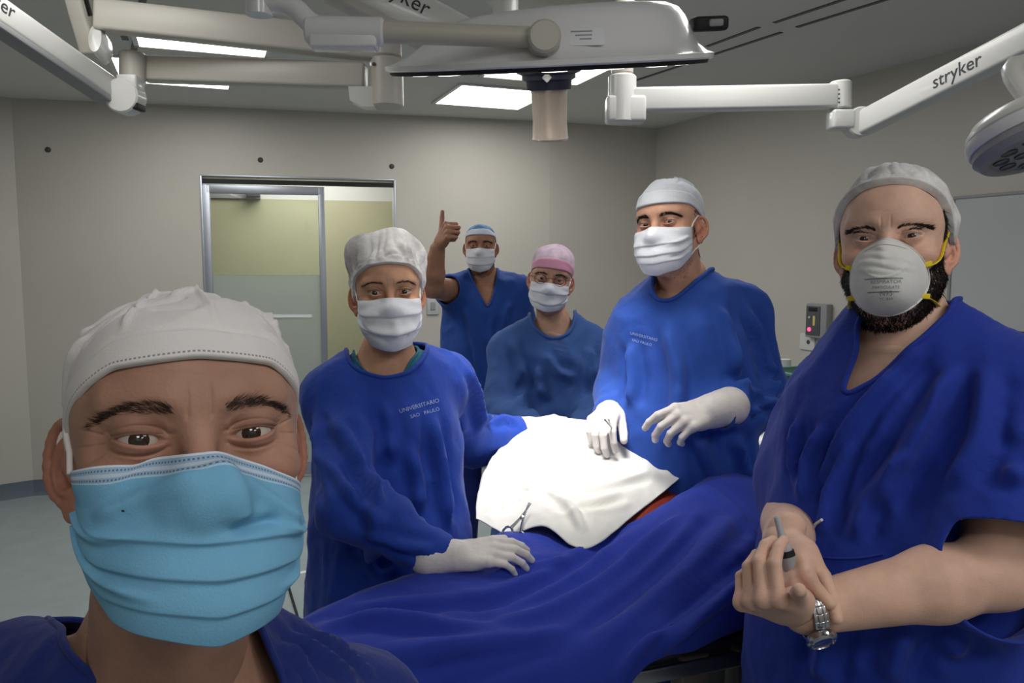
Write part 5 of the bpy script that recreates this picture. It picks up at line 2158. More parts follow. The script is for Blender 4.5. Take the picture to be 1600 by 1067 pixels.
# --- the surgeon right of centre
Sg = Fig('person in blue gown, flat white cap and mask, gloved hands over the sheet', PX(1066, 462, 1.99), -25,
         [PX(1002, 520, 2.03), PX(1150, 492, 2.03)], [PX(974, 606, 2.06), PX(1192, 628, 2.0)], [PX(958, 640, 1.96), PX(1122, 643, 1.80)],
         w=0.165, dep=0.115, belly=0.13, arm=1.05)
hS = Head(PX(1026, 349, 1.9), -34, 3, -6, s=0.97, jaw=1.02, neck_to=Sg.at(0, 0.01, 0.0), neck_r=0.06, eye_open=0.8, lod=2.3)
sk = Sg.skin_mesh(0.010, infl=-0.012, fore=(0, 1))
hS.person_skin(Sg.t, SK_S, sk)
hS.eyes(Sg.t)
hS.brows(Sg.t, n=260, thick=0.0042, rad=0.0006, low=0.002)
hS.lashes(Sg.t, n=24, rad=0.0003)
hS.fuzz('hair', Sg.t, 1100, (-0.12, 0.04), (1.2, 5.08), lambda P, ph: (P[:, 1] > 0.035) | ((P[:, 1] > -0.03) & (P[:, 2] > -0.04)), 0.014, 0.0008, HAIR, down=1.0, out=0.25)
hS.fuzz('stubble', Sg.t, 1500, (-0.175, -0.06), (-1.6, 1.6), lambda P, ph: (P[:, 2] < -0.06) & (P[:, 2] > -0.13) & (P[:, 1] < 0.0), 0.0035, 0.0005, HAIR, down=1.0, out=0.5)
hS.cap('surgical_cap', Sg.t, mat('pale surgical cap', srgb(214, 218, 226), rough=0.85, var=0.07, vscale=20, bump=0.15, bscale=300), 0.004, -0.012, -0.05, base=0.003, puff=0.012, wr=0.0025,
       wsc=18, nu=140, nv=46, band=0.03, peak=(0, 0.006, 0.004), seed=3.0, temple=0.002,
       creases=((-20, 0.1, -20, 0.95, 0.003, 0.003), (35, 0.4, 80, 0.8, 0.006, -0.004), (60, 0.9, 110, 0.5, 0.006, 0.005)))
hS.mask(Sg.t, MASKW, nu=60, nv=70, pmax=72, pleats=((0.36, 0.02, 0.003), (0.58, 0.02, 0.003), (0.78, -0.02, 0.002)), lr=0.0018,
        creases=((0.85, 0.62, 0.25, 0.72, 0.005, -0.004), (0.7, 0.3, 0.2, 0.45, 0.005, 0.003)))
SS = Sg.trunk(infl=0.024, stump=False, shw=0.012, arm_infl=0.026, skirt=0.45)
wr_cut = [(Sg.wr[q] + unit(Sg.wr[q] - Sg.el[q]) * (0.065, 0.012)[q], unit(Sg.wr[q] - Sg.el[q]), 0.08) for q in (0, 1)]
CS = Sg.trunk(infl=0.024, arms=(0, 0), stump=False, shw=0.012, skirt=0.45)
gS = Sg.garment('surgical_gown', SS, GOWN2, [(1019, 452), (1022, 466), (1036, 473), (1060, 463), (1090, 436), (1113, 418), (1110, 400), (1020, 400)], 2.08,
                h=0.010, hem=0.5, core=CS, amp=2.4, cuts=wr_cut, cut_push=-0.006, noise=0.007, nsc=(7, 7, 3.5), seed=14.0,
                fold=[([(1120, 470), (1150, 560), (1170, 640)], 0.016, 0.012), ([(1160, 470), (1195, 560), (1210, 630)], 0.014, 0.012), ([(1130, 600), (1170, 610), (1215, 640)], 0.012, 0.010),
                      ([(1140, 640), (1180, 640), (1215, 620)], 0.010, 0.010), ([(1040, 500), (1060, 590), (1050, 680)], 0.018, 0.010), ([(985, 530), (990, 590), (985, 640)], 0.014, 0.010),
                      ([(1090, 680), (1110, 720), (1120, 760)], 0.014, 0.010), ([(1150, 680), (1160, 720), (1165, 750)], 0.014, 0.012), ([(1185, 560), (1205, 600), (1222, 610)], 0.010, -0.008)],
                band_r=0.0055)
print_on(Sg, [('UNIVERSITARIO', (1006, 526), 0.0095), ('SAO PAULO', (1003, 535), 0.0090)], None, 1.9, 0, (30, 8), None, GPRINT, gS)
gl = hand(PX(1112, 642, 1.79), PX(1012, 668, 1.70) - PX(1112, 642, 1.79), (-0.15, -0.75, 0.65), -1, [(24, 34, 24), (40, 44, 30), (48, 48, 32), (54, 50, 34)],
          thumb=(0.85, 0.3, -0.5, 0.1), s=0.96, puff=0.001, cuff=0.058, arm_r=0.037)
mesh_obj('glove', gl[0], gl[1], GLOVE, Sg.t)
gl = hand(PX(955, 639, 1.95), PX(938, 660, 1.86) - PX(955, 639, 1.95), (-0.35, -0.5, 0.8), 1, [(30, 40, 30), (34, 44, 30), (38, 46, 32), (42, 48, 34)],
          thumb=(0.85, 0.35, -0.4, 0.1), s=0.94, puff=0.001, cuff=0.075, arm_r=0.033)
mesh_obj('glove', gl[0], gl[1], GLOVE, Sg.t)
Sg.legs(TROU, SHOE)

# --- the nurse in the pink cap
Pk = Fig('person in blue gown with a pink patterned cap and white mask at the centre', PX(864, 516, 2.88), -4,
         [PX(800, 552, 2.88), PX(928, 552, 2.92)], [PX(786, 645, 2.74), PX(948, 640, 2.78)], [PX(838, 686, 2.52), PX(900, 684, 2.52)],
         w=0.17, dep=0.12, belly=0.14, arm=1.1)
hP = Head(PX(860, 437, 2.8), -4, 0, 8, s=0.98, jaw=0.92, width=0.98, neck_to=Pk.at(0, 0.005, 0.0), neck_r=0.058, eye_open=0.8, female=True, lod=3)
sk = Pk.skin_mesh(0.012, infl=-0.012)
hP.person_skin(Pk.t, SK_P, sk)
hP.eyes(Pk.t)
hP.brows(Pk.t, n=120, thick=0.003, rad=0.0007)
hP.fuzz('hair', Pk.t, 500, (-0.08, 0.03), (1.35, 4.9), lambda P, ph: P[:, 1] > 0.0, 0.02, 0.001, HAIR, down=1.0, out=0.2)
PINK = mat('pink patterned cap cloth', srgb(214, 186, 206), rough=0.85, var=0.16, vscale=34, col2=srgb(226, 204, 222))
PBAND = mat('pink cap band', srgb(214, 150, 176), rough=0.85)
hP.cap('cloth_cap', Pk.t, PINK, 0.000, -0.03, -0.06, base=0.003, puff=0.016, wr=0.003, wsc=20, nu=120, nv=40, band=0.028, bandmat=PBAND, peak=(0.004, 0.012, 0.008), lump=0.01, temple=-0.012, seed=5.0)
hP.mask(Pk.t, MASKW, nu=50, nv=56, pmax=72, zbot=(-0.114, -0.100, -0.070), pleats=((0.4, -0.04, 0.004), (0.66, 0.1, 0.005)), lr=0.002, creases=((-0.6, 0.55, -0.05, 0.9, 0.006, -0.004), (0.7, 0.62, 0.2, 0.82, 0.006, -0.004)))
GL = MB()
for q in (-1, 1):
    C = [(q * (0.035 + 0.021 * math.cos(a)), -0.107 + 0.006 * (abs(math.cos(a))), -0.001 + 0.017 * math.sin(a)) for a in np.linspace(0, 2 * math.pi, 25)]
    GL.tube(hP.wor(np.array(C)), 0.0011, 6, caps=False)
    GL.tube(hP.wor(np.array([(q * 0.056, -0.098, 0.004), (q * 0.076, -0.05, 0.006), (q * 0.081, 0.0, 0.006)])), 0.0012, 6)
GL.tube(hP.wor(np.array([(-0.014, -0.107, 0.003), (0, -0.109, 0.006), (0.014, -0.107, 0.003)])), 0.0012, 6)
GL.obj('glasses', mat('dark red frame', srgb(92, 30, 38), rough=0.3), Pk.t)
SP = Pk.trunk(infl=0.026, stump=False, shw=0.014, arm_infl=0.028, skirt=0.45)
wr_cut = [(Pk.wr[q], unit(Pk.wr[q] - Pk.el[q]), 0.08) for q in (0, 1)]
CP = Pk.trunk(infl=0.026, arms=(0, 0), stump=False, shw=0.014, skirt=0.45)
gP = Pk.garment('surgical_gown', SP, GOWN3, [(827, 492), (835, 512), (856, 529), (882, 529), (896, 510), (899, 490), (890, 470), (830, 470)], 2.98, h=0.013, hem=0.5, core=CP, amp=2.2, cuts=wr_cut, cut_push=-0.006,
                noise=0.008, nsc=(7, 7, 3.5), seed=21.0,
                fold=[([(800, 530), (815, 580), (812, 640)], 0.016, 0.012), ([(850, 550), (870, 580), (900, 590)], 0.016, 0.010), ([(920, 540), (930, 580), (925, 620)], 0.016, 0.012),
                      ([(840, 570), (845, 610), (838, 650)], 0.018, 0.012)], band_r=0.007)
print_on(Pk, [('UNIVERSITARIO', (873, 538), 0.011), ('SAO PAULO', (876, 547), 0.010)], None, 2.75, 0, (30, 7), None, mat('faint gown print', srgb(96, 126, 184), rough=0.8), gP)
SU = Pk.trunk(infl=0.010, arms=(0, 0), stump=False, shw=0.010)
for q, side in ((0, 1), (1, -1)):
    gl = hand(Pk.wr[q] + (0, 0, 0), unit(np.array((0.35 * side, -0.9, -0.1))), (0, -0.1, 1.0), side, [(14, 26, 20)] * 4, s=0.95, puff=0.001, cuff=0.05, arm_r=0.028, h=0.003)
    mesh_obj('glove', gl[0], gl[1], GLOVE, Pk.t)
Pk.legs(TROU, SHOE)

# --- the man giving a thumbs up at the back
T = Fig('person in blue V-neck scrubs and striped cap giving a thumbs up by the back wall', PX(757, 440, 4.0), 2,
        [PX(712, 456, 4.0), PX(806, 458, 4.02)], [PX(674, 448, 3.78), PX(824, 545, 4.08)], [PX(684, 388, 3.70), PX(816, 610, 3.92)],
        w=0.19, dep=0.13, belly=0.16, arm=1.25)
hT = Head(PX(750, 384, 3.9), 0, 2, 0, s=1.0, jaw=1.05, neck_to=T.at(0, 0.01, 0.0), neck_r=0.064, eye_open=0.8, lod=3)
sk = T.skin_mesh(0.012)
ht = hand(PX(685, 382, 3.69), unit(np.array((0.42, -0.55, 0.55))), unit(np.array((-0.85, -0.5, 0.1))), 1, [(80, 95, 70)] * 4,
          thumb=(0.42, 1.0, -0.1, 0.0), s=1.12, arm_r=0.032, h=0.003)
hr2 = hand(T.wr[1], unit(T.wr[1] - T.el[1]), (0.9, -0.3, 0.1), -1, [30, 34, 36, 38], s=1.05, arm_r=0.031, h=0.004)
hT.person_skin(T.t, SK_T, sk, others=[ht[:2], hr2[:2]])
hT.eyes(T.t)
hT.brows(T.t, n=120, thick=0.0045, rad=0.0009)
hT.fuzz('beard', T.t, 1500, (-0.185, -0.06), (-1.7, 1.7), lambda P, ph: (P[:, 2] < -0.055) & (P[:, 2] > -0.14), 0.008, 0.0008, HAIR, down=1.0, out=0.5)
hT.fuzz('hair', T.t, 500, (-0.1, 0.03), (1.3, 4.98), lambda P, ph: P[:, 1] > -0.01, 0.01, 0.001, HAIR, down=1.0, out=0.2)
hT.cap('striped_cap', T.t, mat('blue cap cloth', srgb(44, 86, 142), rough=0.8, var=0.3, vscale=18, col2=srgb(96, 150, 196)), 0.012, -0.008, -0.05, base=0.003, puff=0.006, nu=110, nv=36, band=0.028,
       bandmat=mat('white cap band', srgb(206, 212, 228), rough=0.8), temple=0.008)
hT.mask(T.t, MASKW, nu=40, nv=48, pmax=66, pleats=((0.4, 0.0, 0.003), (0.7, 0.03, 0.004)), lr=0.002)
ST = T.trunk(infl=0.024, upto=(0.45, 0.7), stump=False, shw=0.010, arm_infl=0.020, skirt=0.68)
cutsT = [(T.sh[0] + (T.el[0] - T.sh[0]) * 0.14, unit(T.el[0] - T.sh[0]), 0.14), (T.sh[1] + (T.el[1] - T.sh[1]) * 0.6, unit(T.el[1] - T.sh[1]), 0.14)]
CT = T.trunk(infl=0.024, arms=(0, 0), stump=False, shw=0.010, skirt=0.68)
gT = T.garment('scrub_top', ST, SCRUBT, [(728, 420), (735, 428), (744, 452), (763, 486), (774, 452), (779, 420), (770, 400), (730, 400)], 4.02, h=0.013, hem=0.72, cuts=cutsT, core=CT, noise=0.008,
               nsc=(7, 7, 3.5), seed=31.0, band_r=0.006,
               fold=[([(720, 470), (740, 530), (750, 580)], 0.016, 0.012), ([(770, 490), (765, 530), (770, 570)], 0.016, 0.010), ([(800, 470), (790, 490), (780, 530)], 0.016, 0.010)])
T.legs(TROU, SHOE)

# --- the man taking the picture, nearest the camera at left
M = Fig('person taking the selfie in white tie cap and light blue mask, nearest at left', PX(258, 1075, 0.62), 24,
        [PX(2, 1130, 0.66), PX(545, 1140, 0.80)], [PX(-90, 1750, 0.70), PX(600, 1700, 0.90)], [PX(-100, 2150, 0.72), PX(600, 2100, 0.86)],
        w=0.165, dep=0.12, belly=0.14, arm=1.1)
BROWN = mat('brown hair', srgb(58, 42, 34), rough=0.5)
EYE = PX(309, 682, 0.4765)
hM = Head(EYE, 27, 11, 1.5, s=1.0, jaw=1.02, width=0.965, top=-0.012, mw=0.93, neck_to=M.at(0, 0.01, 0.0), neck_r=0.060, eye_open=0.74, smile=0.9, lod=1.0)
sk = M.skin_mesh(0.007)
hlM = [hand(M.wr[q], unit(M.wr[q] - M.el[q]), (q * 2 - 1, -0.3, 0), (1, -1)[q], [24, 28, 30, 32], s=1.0, arm_r=0.029, h=0.004)[:2] for q in (0, 1)]
hM.person_skin(M.t, SK_SELF, sk, others=hlM)
hM.eyes(M.t)
hM.brows(M.t, n=420, thick=0.0040, rad=0.00016, low=0.0012, arch=0.0030, length=0.0080, col=BROWN)
hM.lashes(M.t, n=60, rad=0.00013)
hM.fuzz('hair', M.t, 2200, (-0.1, 0.0), (1.35, 4.93), lambda P, ph: (P[:, 1] > 0.02) & (P[:, 2] > -0.06), 0.006, 0.0004, HAIR, down=1.0, out=0.3)


def tie_cap_mat():
    m = mat('white tie cap', srgb(224, 220, 220), rough=0.9, var=0.03, vscale=40, bump=0.16, bscale=900, sss=0.05)
    nt = m.node_tree
    b = nt.nodes['Principled BSDF']
    uv = nt.nodes.new('ShaderNodeUVMap')
    sp_ = nt.nodes.new('ShaderNodeSeparateXYZ')
    nt.links.new(uv.outputs[0], sp_.inputs[0])

    def mth(op, a, bv, c=None):
        n = nt.nodes.new('ShaderNodeMath')
        n.operation = op
        for i, v in enumerate((a, bv, c)):
            if v is None:
                continue
            if isinstance(v, (int, float)):
                n.inputs[i].default_value = v
            else:
                nt.links.new(v, n.inputs[i])
        return n.outputs[0]
    x = mth('FRACT', mth('MULTIPLY', sp_.outputs[0], 240.0), 0)
    dash = mth('LESS_THAN', x, 0.55)
    row = mth('LESS_THAN', mth('ABSOLUTE', mth('SUBTRACT', sp_.outputs[1], 0.0022), 0), 0.0005)
    k = mth('MULTIPLY', dash, row)
    mx = nt.nodes.new('ShaderNodeMix')
    mx.data_type = 'RGBA'
    src = b.inputs['Base Color'].links[0].from_socket
    nt.links.new(k, mx.inputs['Factor'])
    nt.links.new(src, mx.inputs['A'])
    mx.inputs['B'].default_value = srgb(150, 146, 148)
    nt.links.new(mx.outputs['Result'], b.inputs['Base Color'])
    return m


hM.cap('tie_cap', M.t, tie_cap_mat(), 0.006, -0.047, -0.065, base=0.0025, puff=0.005, wr=0.0036, wsc=17, nu=260, nv=90, band=0.016, temple=-0.018, seed=8.0,
       peak=(0.004, 0.006, -0.004), lump=0.006,
       creases=((-26, 0.14, -30, 0.72, 0.0020, 0.0028), (9, 0.15, 5, 0.66, 0.0020, 0.0026), (52, 0.15, 50, 0.6, 0.0020, 0.0024), (-60, 0.2, -20, 0.55, 0.004, -0.0035), (-75, 0.35, -35, 0.75, 0.005, 0.004),
                (10, 0.55, 60, 0.35, 0.0045, -0.004), (20, 0.68, 75, 0.45, 0.005, 0.005), (-15, 0.45, 25, 0.62, 0.004, 0.0035), (30, 0.2, 65, 0.28, 0.0035, -0.003),
                (-45, 0.55, 10, 0.72, 0.006, 0.005), (-5, 0.74, 40, 0.62, 0.006, -0.004), (-85, 0.12, -50, 0.3, 0.003, 0.003), (-70, 0.4, -30, 0.66, 0.0035, -0.004), (-50, 0.22, -28, 0.34, 0.003, -0.003), (-20, 0.30, 4, 0.26, 0.0028, -0.0026), (14, 0.4, 46, 0.52, 0.003, -0.003), (-40, 0.3, 0, 0.42, 0.003, -0.003), (45, 0.3, 85, 0.6, 0.004, 0.004)))


def blue_mask_mat():
    m = mat('light blue mask fabric', srgb(116, 176, 212), rough=0.82, var=0.05, vscale=18, bump=0.12, bscale=700, sss=0.06)
    nt = m.node_tree
    b = nt.nodes['Principled BSDF']
    uv = nt.nodes.new('ShaderNodeUVMap')
    sp_ = nt.nodes.new('ShaderNodeSeparateXYZ')
    nt.links.new(uv.outputs[0], sp_.inputs[0])
    U, Vv = sp_.outputs[0], sp_.outputs[1]

    def mth(op, a, bv=0.0):
        n = nt.nodes.new('ShaderNodeMath')
        n.operation = op
        for i, v in enumerate((a, bv)):
            if isinstance(v, (int, float)):
                n.inputs[i].default_value = v
            else:
                nt.links.new(v, n.inputs[i])
        return n.outputs[0]

    def band(v, c, w):
        return mth('LESS_THAN', mth('ABSOLUTE', mth('SUBTRACT', v, c)), w)

    def mix(fac, col):
        mx = nt.nodes.new('ShaderNodeMix')
        mx.data_type = 'RGBA'
        nt.links.new(fac, mx.inputs['Factor'])
        nt.links.new(b.inputs['Base Color'].links[0].from_socket, mx.inputs['A'])
        mx.inputs['B'].default_value = col
        nt.links.new(mx.outputs['Result'], b.inputs['Base Color'])
    mix(mth('LESS_THAN', Vv, 0.105), srgb(150, 180, 206))
    mix(mth('LESS_THAN', Vv, 0.014), srgb(214, 220, 232))
    mix(band(Vv, 0.064, 0.011), srgb(190, 204, 222))
    mix(band(Vv, 0.107, 0.005), srgb(176, 208, 226))
    dash = mth('LESS_THAN', mth('FRACT', mth('MULTIPLY', U, 110.0)), 0.5)
    for v0 in (0.034, 0.090):
        mix(mth('MULTIPLY', dash, band(Vv, v0, 0.006)), srgb(86, 112, 146))
    # welded side edges
    side = mth('GREATER_THAN', mth('ABSOLUTE', mth('SUBTRACT', U, 0.5)), 0.462)
    cell = mth('MULTIPLY', mth('LESS_THAN', mth('FRACT', mth('MULTIPLY', Vv, 70.0)), 0.45), mth('LESS_THAN', mth('FRACT', mth('MULTIPLY', U, 130.0)), 0.6))
    mix(mth('MULTIPLY', side, cell), srgb(86, 150, 190))
    mix(mth('MULTIPLY', band(U, 0.302, 0.0035), band(Vv, 0.30, 0.005)), srgb(26, 30, 40))
    return m


hM.mask(M.t, blue_mask_mat(), nu=150, nv=150, pmax=71.5, off=0.003, wr=0.0006, ztop=(-0.010, -0.0215, -0.0325), zbot=(-0.117, -0.101, -0.066), asym=0.06, slant=-0.0155, slant_b=-0.006,
        pleats=((0.40, 0.06, 0.0030), (0.60, 0.05, 0.0034), (0.86, -0.03, 0.0022)), lr=0.0019,
        creases=((-0.95, 0.52, -0.25, 0.44, 0.004, 0.004), (0.95, 0.50, 0.3, 0.40, 0.004, 0.005), (0.95, 0.72, 0.25, 0.80, 0.0035, 0.005), (-0.95, 0.66, -0.2, 0.78, 0.004, 0.004),
                 (0.02, 0.10, 0.10, 0.40, 0.0055, 0.0065), (0.10, 0.40, 0.34, 0.34, 0.0045, -0.006), (-0.12, 0.14, -0.62, 0.36, 0.006, 0.0045), (0.16, 0.16, 0.55, 0.38, 0.006, 0.004), (0.5, 0.42, 0.9, 0.46, 0.004, -0.004),
                 (0.45, 0.82, 0.9, 0.70, 0.004, -0.004)))
SM = M.trunk(infl=0.014, upto=(0.55, 0.55), stump=False, shw=0.008, arm_infl=0.022, skirt=0.66)
cutsM = [(M.sh[q] + (M.el[q] - M.sh[q]) * 0.45, unit(M.el[q] - M.sh[q]), 0.14) for q in (0, 1)]
CM = M.trunk(infl=0.014, arms=(0, 0), stump=False, shw=0.008, skirt=0.66)
gM = M.garment('scrub_top', SM, SCRUBN, [(62, 963), (110, 990), (200, 1062), (320, 1160), (430, 1230), (450, 1140), (440, 1060), (415, 1000), (396, 965), (390, 880), (70, 880)], 0.70, h=0.007, hem=0.7, cuts=cutsM, core=CM,
               noise=0.004, nsc=(10, 10, 5), seed=41.0, band_r=0.003,
               fold=[([(450, 990), (500, 1020), (560, 1067)], 0.006, 0.006), ([(430, 1000), (470, 1040), (500, 1090)], 0.006, 0.006), ([(480, 985), (540, 1020), (590, 1060)], 0.006, 0.005),
                     ([(420, 1010), (450, 1060), (470, 1110)], 0.005, -0.004)])
M.legs(TROU, SHOE)

# ------------------------------------------------------------------ the table, the patient and the drapes
def sheet(ctrl, nu, nv, sub=8):
    """smooth cloth through a net of control points given as [row][column] world points"""
    C = np.asarray(ctrl, float)
    A = np.stack([catmull(row, nu) for row in C])
    return np.stack([catmull(A[:, i], nv) for i in range(nu)], 1)      # [v][u]


def cloth_obj(name, G, m, parent, noise=0.004, sc=(9, 9, 9), seed=0.0, fold=(), thick=0.002, edge=0.0, fine=0.0015):
    nv, nu = G.shape[:2]
    V = G.reshape(-1, 3)
    Fc = np.array(grid_faces(nu, nv))
    N = vnormals(V, Fc)
    wp = V + 0.04 * np.stack([perlin(V * 5 + 11), perlin(V * 5 + 23), perlin(V * 5 + 37)], 1)
    n = ridged(wp * sc + seed) * noise + ridged(wp * np.array(sc) * 2.3 + seed) * noise * 0.4 + ridged(V * 26 + seed) * fine
    V = V + N * n[:, None]
    if fold:
        V = folds(V, Fc, [(a_, b_ * 0.95, c_ * 1.2) for a_, b_, c_ in fold])
    if parent is None:
        o = mesh_obj(name, V, Fc, m)
        rebase(o, V.mean(0) * (1, 1, 0) + (0, 0, V[:, 2].min()))
    else:
        o = mesh_obj(name, V, Fc, m, parent)
    md = o.modifiers.new('thickness', 'SOLIDIFY')
    md.thickness = thick
    md.offset = -1
    return o, V, Fc


# --- operating table
TU = unit((0.94, 0.342, 0))
TV = np.array((-TU[1], TU[0], 0))
TC = np.array((0.42, 1.66, 0.0))
RT = np.stack([TU, TV, (0, 0, 1.0)], 1)
t = thing('operating_table', 'dark operating table under the blue drape, its base at the lower right', 'operating table', TC)
for (u0, u1, nm) in ((-0.38, 0.20, 'table_top'), (0.22, 0.85, 'leg_section')):
    b = MB()
    b.box(TC + TU * (u0 + u1) / 2 + np.array((0, 0, 0.86)), ((u1 - u0) / 2, 0.20, 0.02), RT, 0.01)
    o = b.obj(nm, mat('steel', srgb(150, 152, 156), rough=0.3, metal=0.9), t)
    b = MB()
    b.box(TC + TU * (u0 + u1) / 2 + np.array((0, 0, 0.905)), ((u1 - u0) / 2, 0.19, 0.025), RT, 0.02)
    b.obj('mattress_pad', DARK, o)
b = MB()
b.box(TC + TU * 0.1 + np.array((0, 0, 0.48)), (0.13, 0.11, 0.37), RT, 0.02)
b.obj('pedestal', DGREY, t)
b = MB()
b.box(TC + TU * 0.1 + np.array((0, 0, 0.06)), (0.42, 0.20, 0.06), RT, 0.03)
b.obj('base', DGREY, t)
for q in (-1, 1):
    b = MB()
    b.box(TC + TU * 0.2 + TV * (0.215 * q) + np.array((0, 0, 0.85)), (0.56, 0.006, 0.014), RT, 0.003)
    b.obj('side_rail', mat('steel', srgb(150, 152, 156)), t)
b = MB()
p0 = PX(1078, 1040, 1.42)
b.box((p0[0], p0[1], 0.45), (0.03, 0.02, 0.42), RT, 0.006)
b.box((p0[0] + 0.1, p0[1] + .03, 0.45), (0.02, 0.02, 0.42), RT, 0.006)
b.obj('support_leg', mat('brown grey metal', srgb(112, 106, 100), rough=0.5), t)

# --- patient
S = Sdf()
ab = PX(985, 775, 1.80)
S.ell((ab[0], ab[1], 0.968), (0.20, 0.16, 0.10), RT)
S.cap(TC + TU * -0.36 + TV * 0.06 + (0, 0, 0.91), TC + TU * 0.15 + (0, 0, 0.93), 0.045, 0.06, k=0.05, flat=(TV, 1.8))
for q in (-1, 1):
    S.cap(TC + TU * 0.10 + TV * (0.09 * q) + (0, 0, 0.93), TC + TU * 0.50 + TV * (0.10 * q) + (0, 0, 0.93), 0.065, 0.05, k=0.04)
    S.cap(TC + TU * 0.50 + TV * (0.10 * q) + (0, 0, 0.93), TC + TU * 0.72 + TV * (0.10 * q) + (0, 0, 0.93), 0.048, 0.035, k=0.02)
pt = thing('person', 'patient lying under the drapes, only a strip of orange painted skin showing', 'person', TC + (0, 0, 0.93))
V, Fc = surfnet(S, TC + (-0.8, -0.8, 0.8), TC + (1.3, 1.0, 1.35), 0.014)
o = mesh_obj('body', V, Fc, mat('iodine painted skin', srgb(176, 66, 36), rough=0.35, var=0.45, vscale=22, col2=srgb(120, 44, 30)), pt)

# --- blue drape
R4 = [(456, 981, 1.26), (540, 938, 1.34), (640, 902, 1.42), (720, 876, 1.50), (800, 834, 1.66), (905, 828, 1.70), (988, 828, 1.70), (1056, 788, 1.78), (1124, 738, 1.86), (1210, 748, 1.86), (1320, 770, 1.85)]
R3 = [(459, 990, 1.23), (545, 955, 1.30), (650, 925, 1.36), (745, 902, 1.42), (830, 878, 1.50), (935, 850, 1.58), (1012, 810, 1.66), (1075, 770, 1.72), (1140, 754, 1.74), (1220, 775, 1.74), (1320, 800, 1.76)]
R2 = [(470, 1008, 1.19), (560, 985, 1.24), (660, 965, 1.29), (765, 952, 1.33), (860, 932, 1.38), (960, 900, 1.44), (1045, 850, 1.51), (1110, 820, 1.55), (1180, 826, 1.58), (1240, 845, 1.60), (1330, 860, 1.64)]
R1 = [(480, 1040, 1.15), (580, 1040, 1.18), (680, 1040, 1.21), (790, 1036, 1.23), (890, 1020, 1.26), (990, 985, 1.30), (1070, 930, 1.37), (1130, 900, 1.42), (1190, 890, 1.46), (1250, 890, 1.50), (1340, 890, 1.55)]
w4, w3, w2, w1 = [[PX(*p) for p in R] for R in (R4, R3, R2, R1)]
w0 = []
for i, p in enumerate(w1):
    if i <= 4:
        w0.append(p + (0, -0.05, -0.36))
    elif i == 5:
        w0.append(PX(985, 1068, 1.24))
    elif i == 6:
        w0.append(PX(1085, 1014, 1.32))
    else:
        w0.append(PX((0, 0, 0, 0, 0, 0, 0, 1150, 1200, 1260, 1350)[i], (0, 0, 0, 0, 0, 0, 0, 984, 965, 950, 940)[i], 1.37 + 0.04 * (i - 7)))
wm = [(np.array(a) + np.array(b)) / 2 + np.array((0, -0.025, 0.02)) for a, b in zip(w0, w1)]
w5, w6 = [], []
for i, p in enumerate(w4):
    if i <= 3:
        w5.append(p + np.array((-0.03, 0.05, -0.06)))
        w6.append(p + np.array((-0.05, 0.07, -0.32)))
    else:
        dn = 0.05 if i < 7 else 0.04
        w5.append(p + np.array((0.0, 0.12, -dn)))
        w6.append(p + np.array((0.0, 0.2, -0.25)))
for row, zz in ((w6, 0), (w5, 0), (w4, 0), (w3, 0), (w2, 0), (w1, 0), (wm, 0), (w0, 0)):
    p = row[-1]
    row += [p + TU * 0.22, p + TU * 0.42, p + TU * 0.50 - (0, 0, 0.10), p + TU * 0.52 - (0, 0, 0.32)]
G = sheet([w6, w5, w4, w3, w2, w1, wm, w0], 230, 130)
D_, dV, dF = cloth_obj('blue_drape', G[::-1], DRAPE, None, noise=0.0035, sc=(5, 8, 8), seed=3.0, fine=0.001,
                       fold=[([(690, 960), (800, 930), (900, 880), (980, 820), (1040, 770)], 0.013, -0.014), ([(720, 985), (840, 960), (940, 910), (1010, 850), (1080, 790)], 0.016, 0.014),
                             ([(880, 1000), (980, 930), (1060, 860), (1130, 790)], 0.014, -0.014), ([(900, 1040), (1000, 960), (1090, 880), (1160, 800)], 0.018, 0.014),
                             ([(960, 1050), (1060, 960), (1150, 890), (1210, 840)], 0.014, -0.012), ([(1020, 1020), (1120, 940), (1200, 890)], 0.012, 0.010),
                             ([(470, 985), (600, 965), (700, 975), (800, 985)], 0.014, 0.010), ([(520, 960), (620, 950), (700, 945), (780, 930)], 0.012, -0.010),
                             ([(560, 1030), (680, 1010), (800, 1000), (900, 970)], 0.018, 0.012), ([(640, 1067), (760, 1030), (860, 1000)], 0.018, -0.012),
                             ([(760, 900), (830, 885), (900, 875)], 0.010, 0.008), ([(1090, 760), (1150, 800), (1190, 850)], 0.014, 0.010)])
tag(D_, 'royal blue surgical drape spread in folds over the table and patient', 'drape')

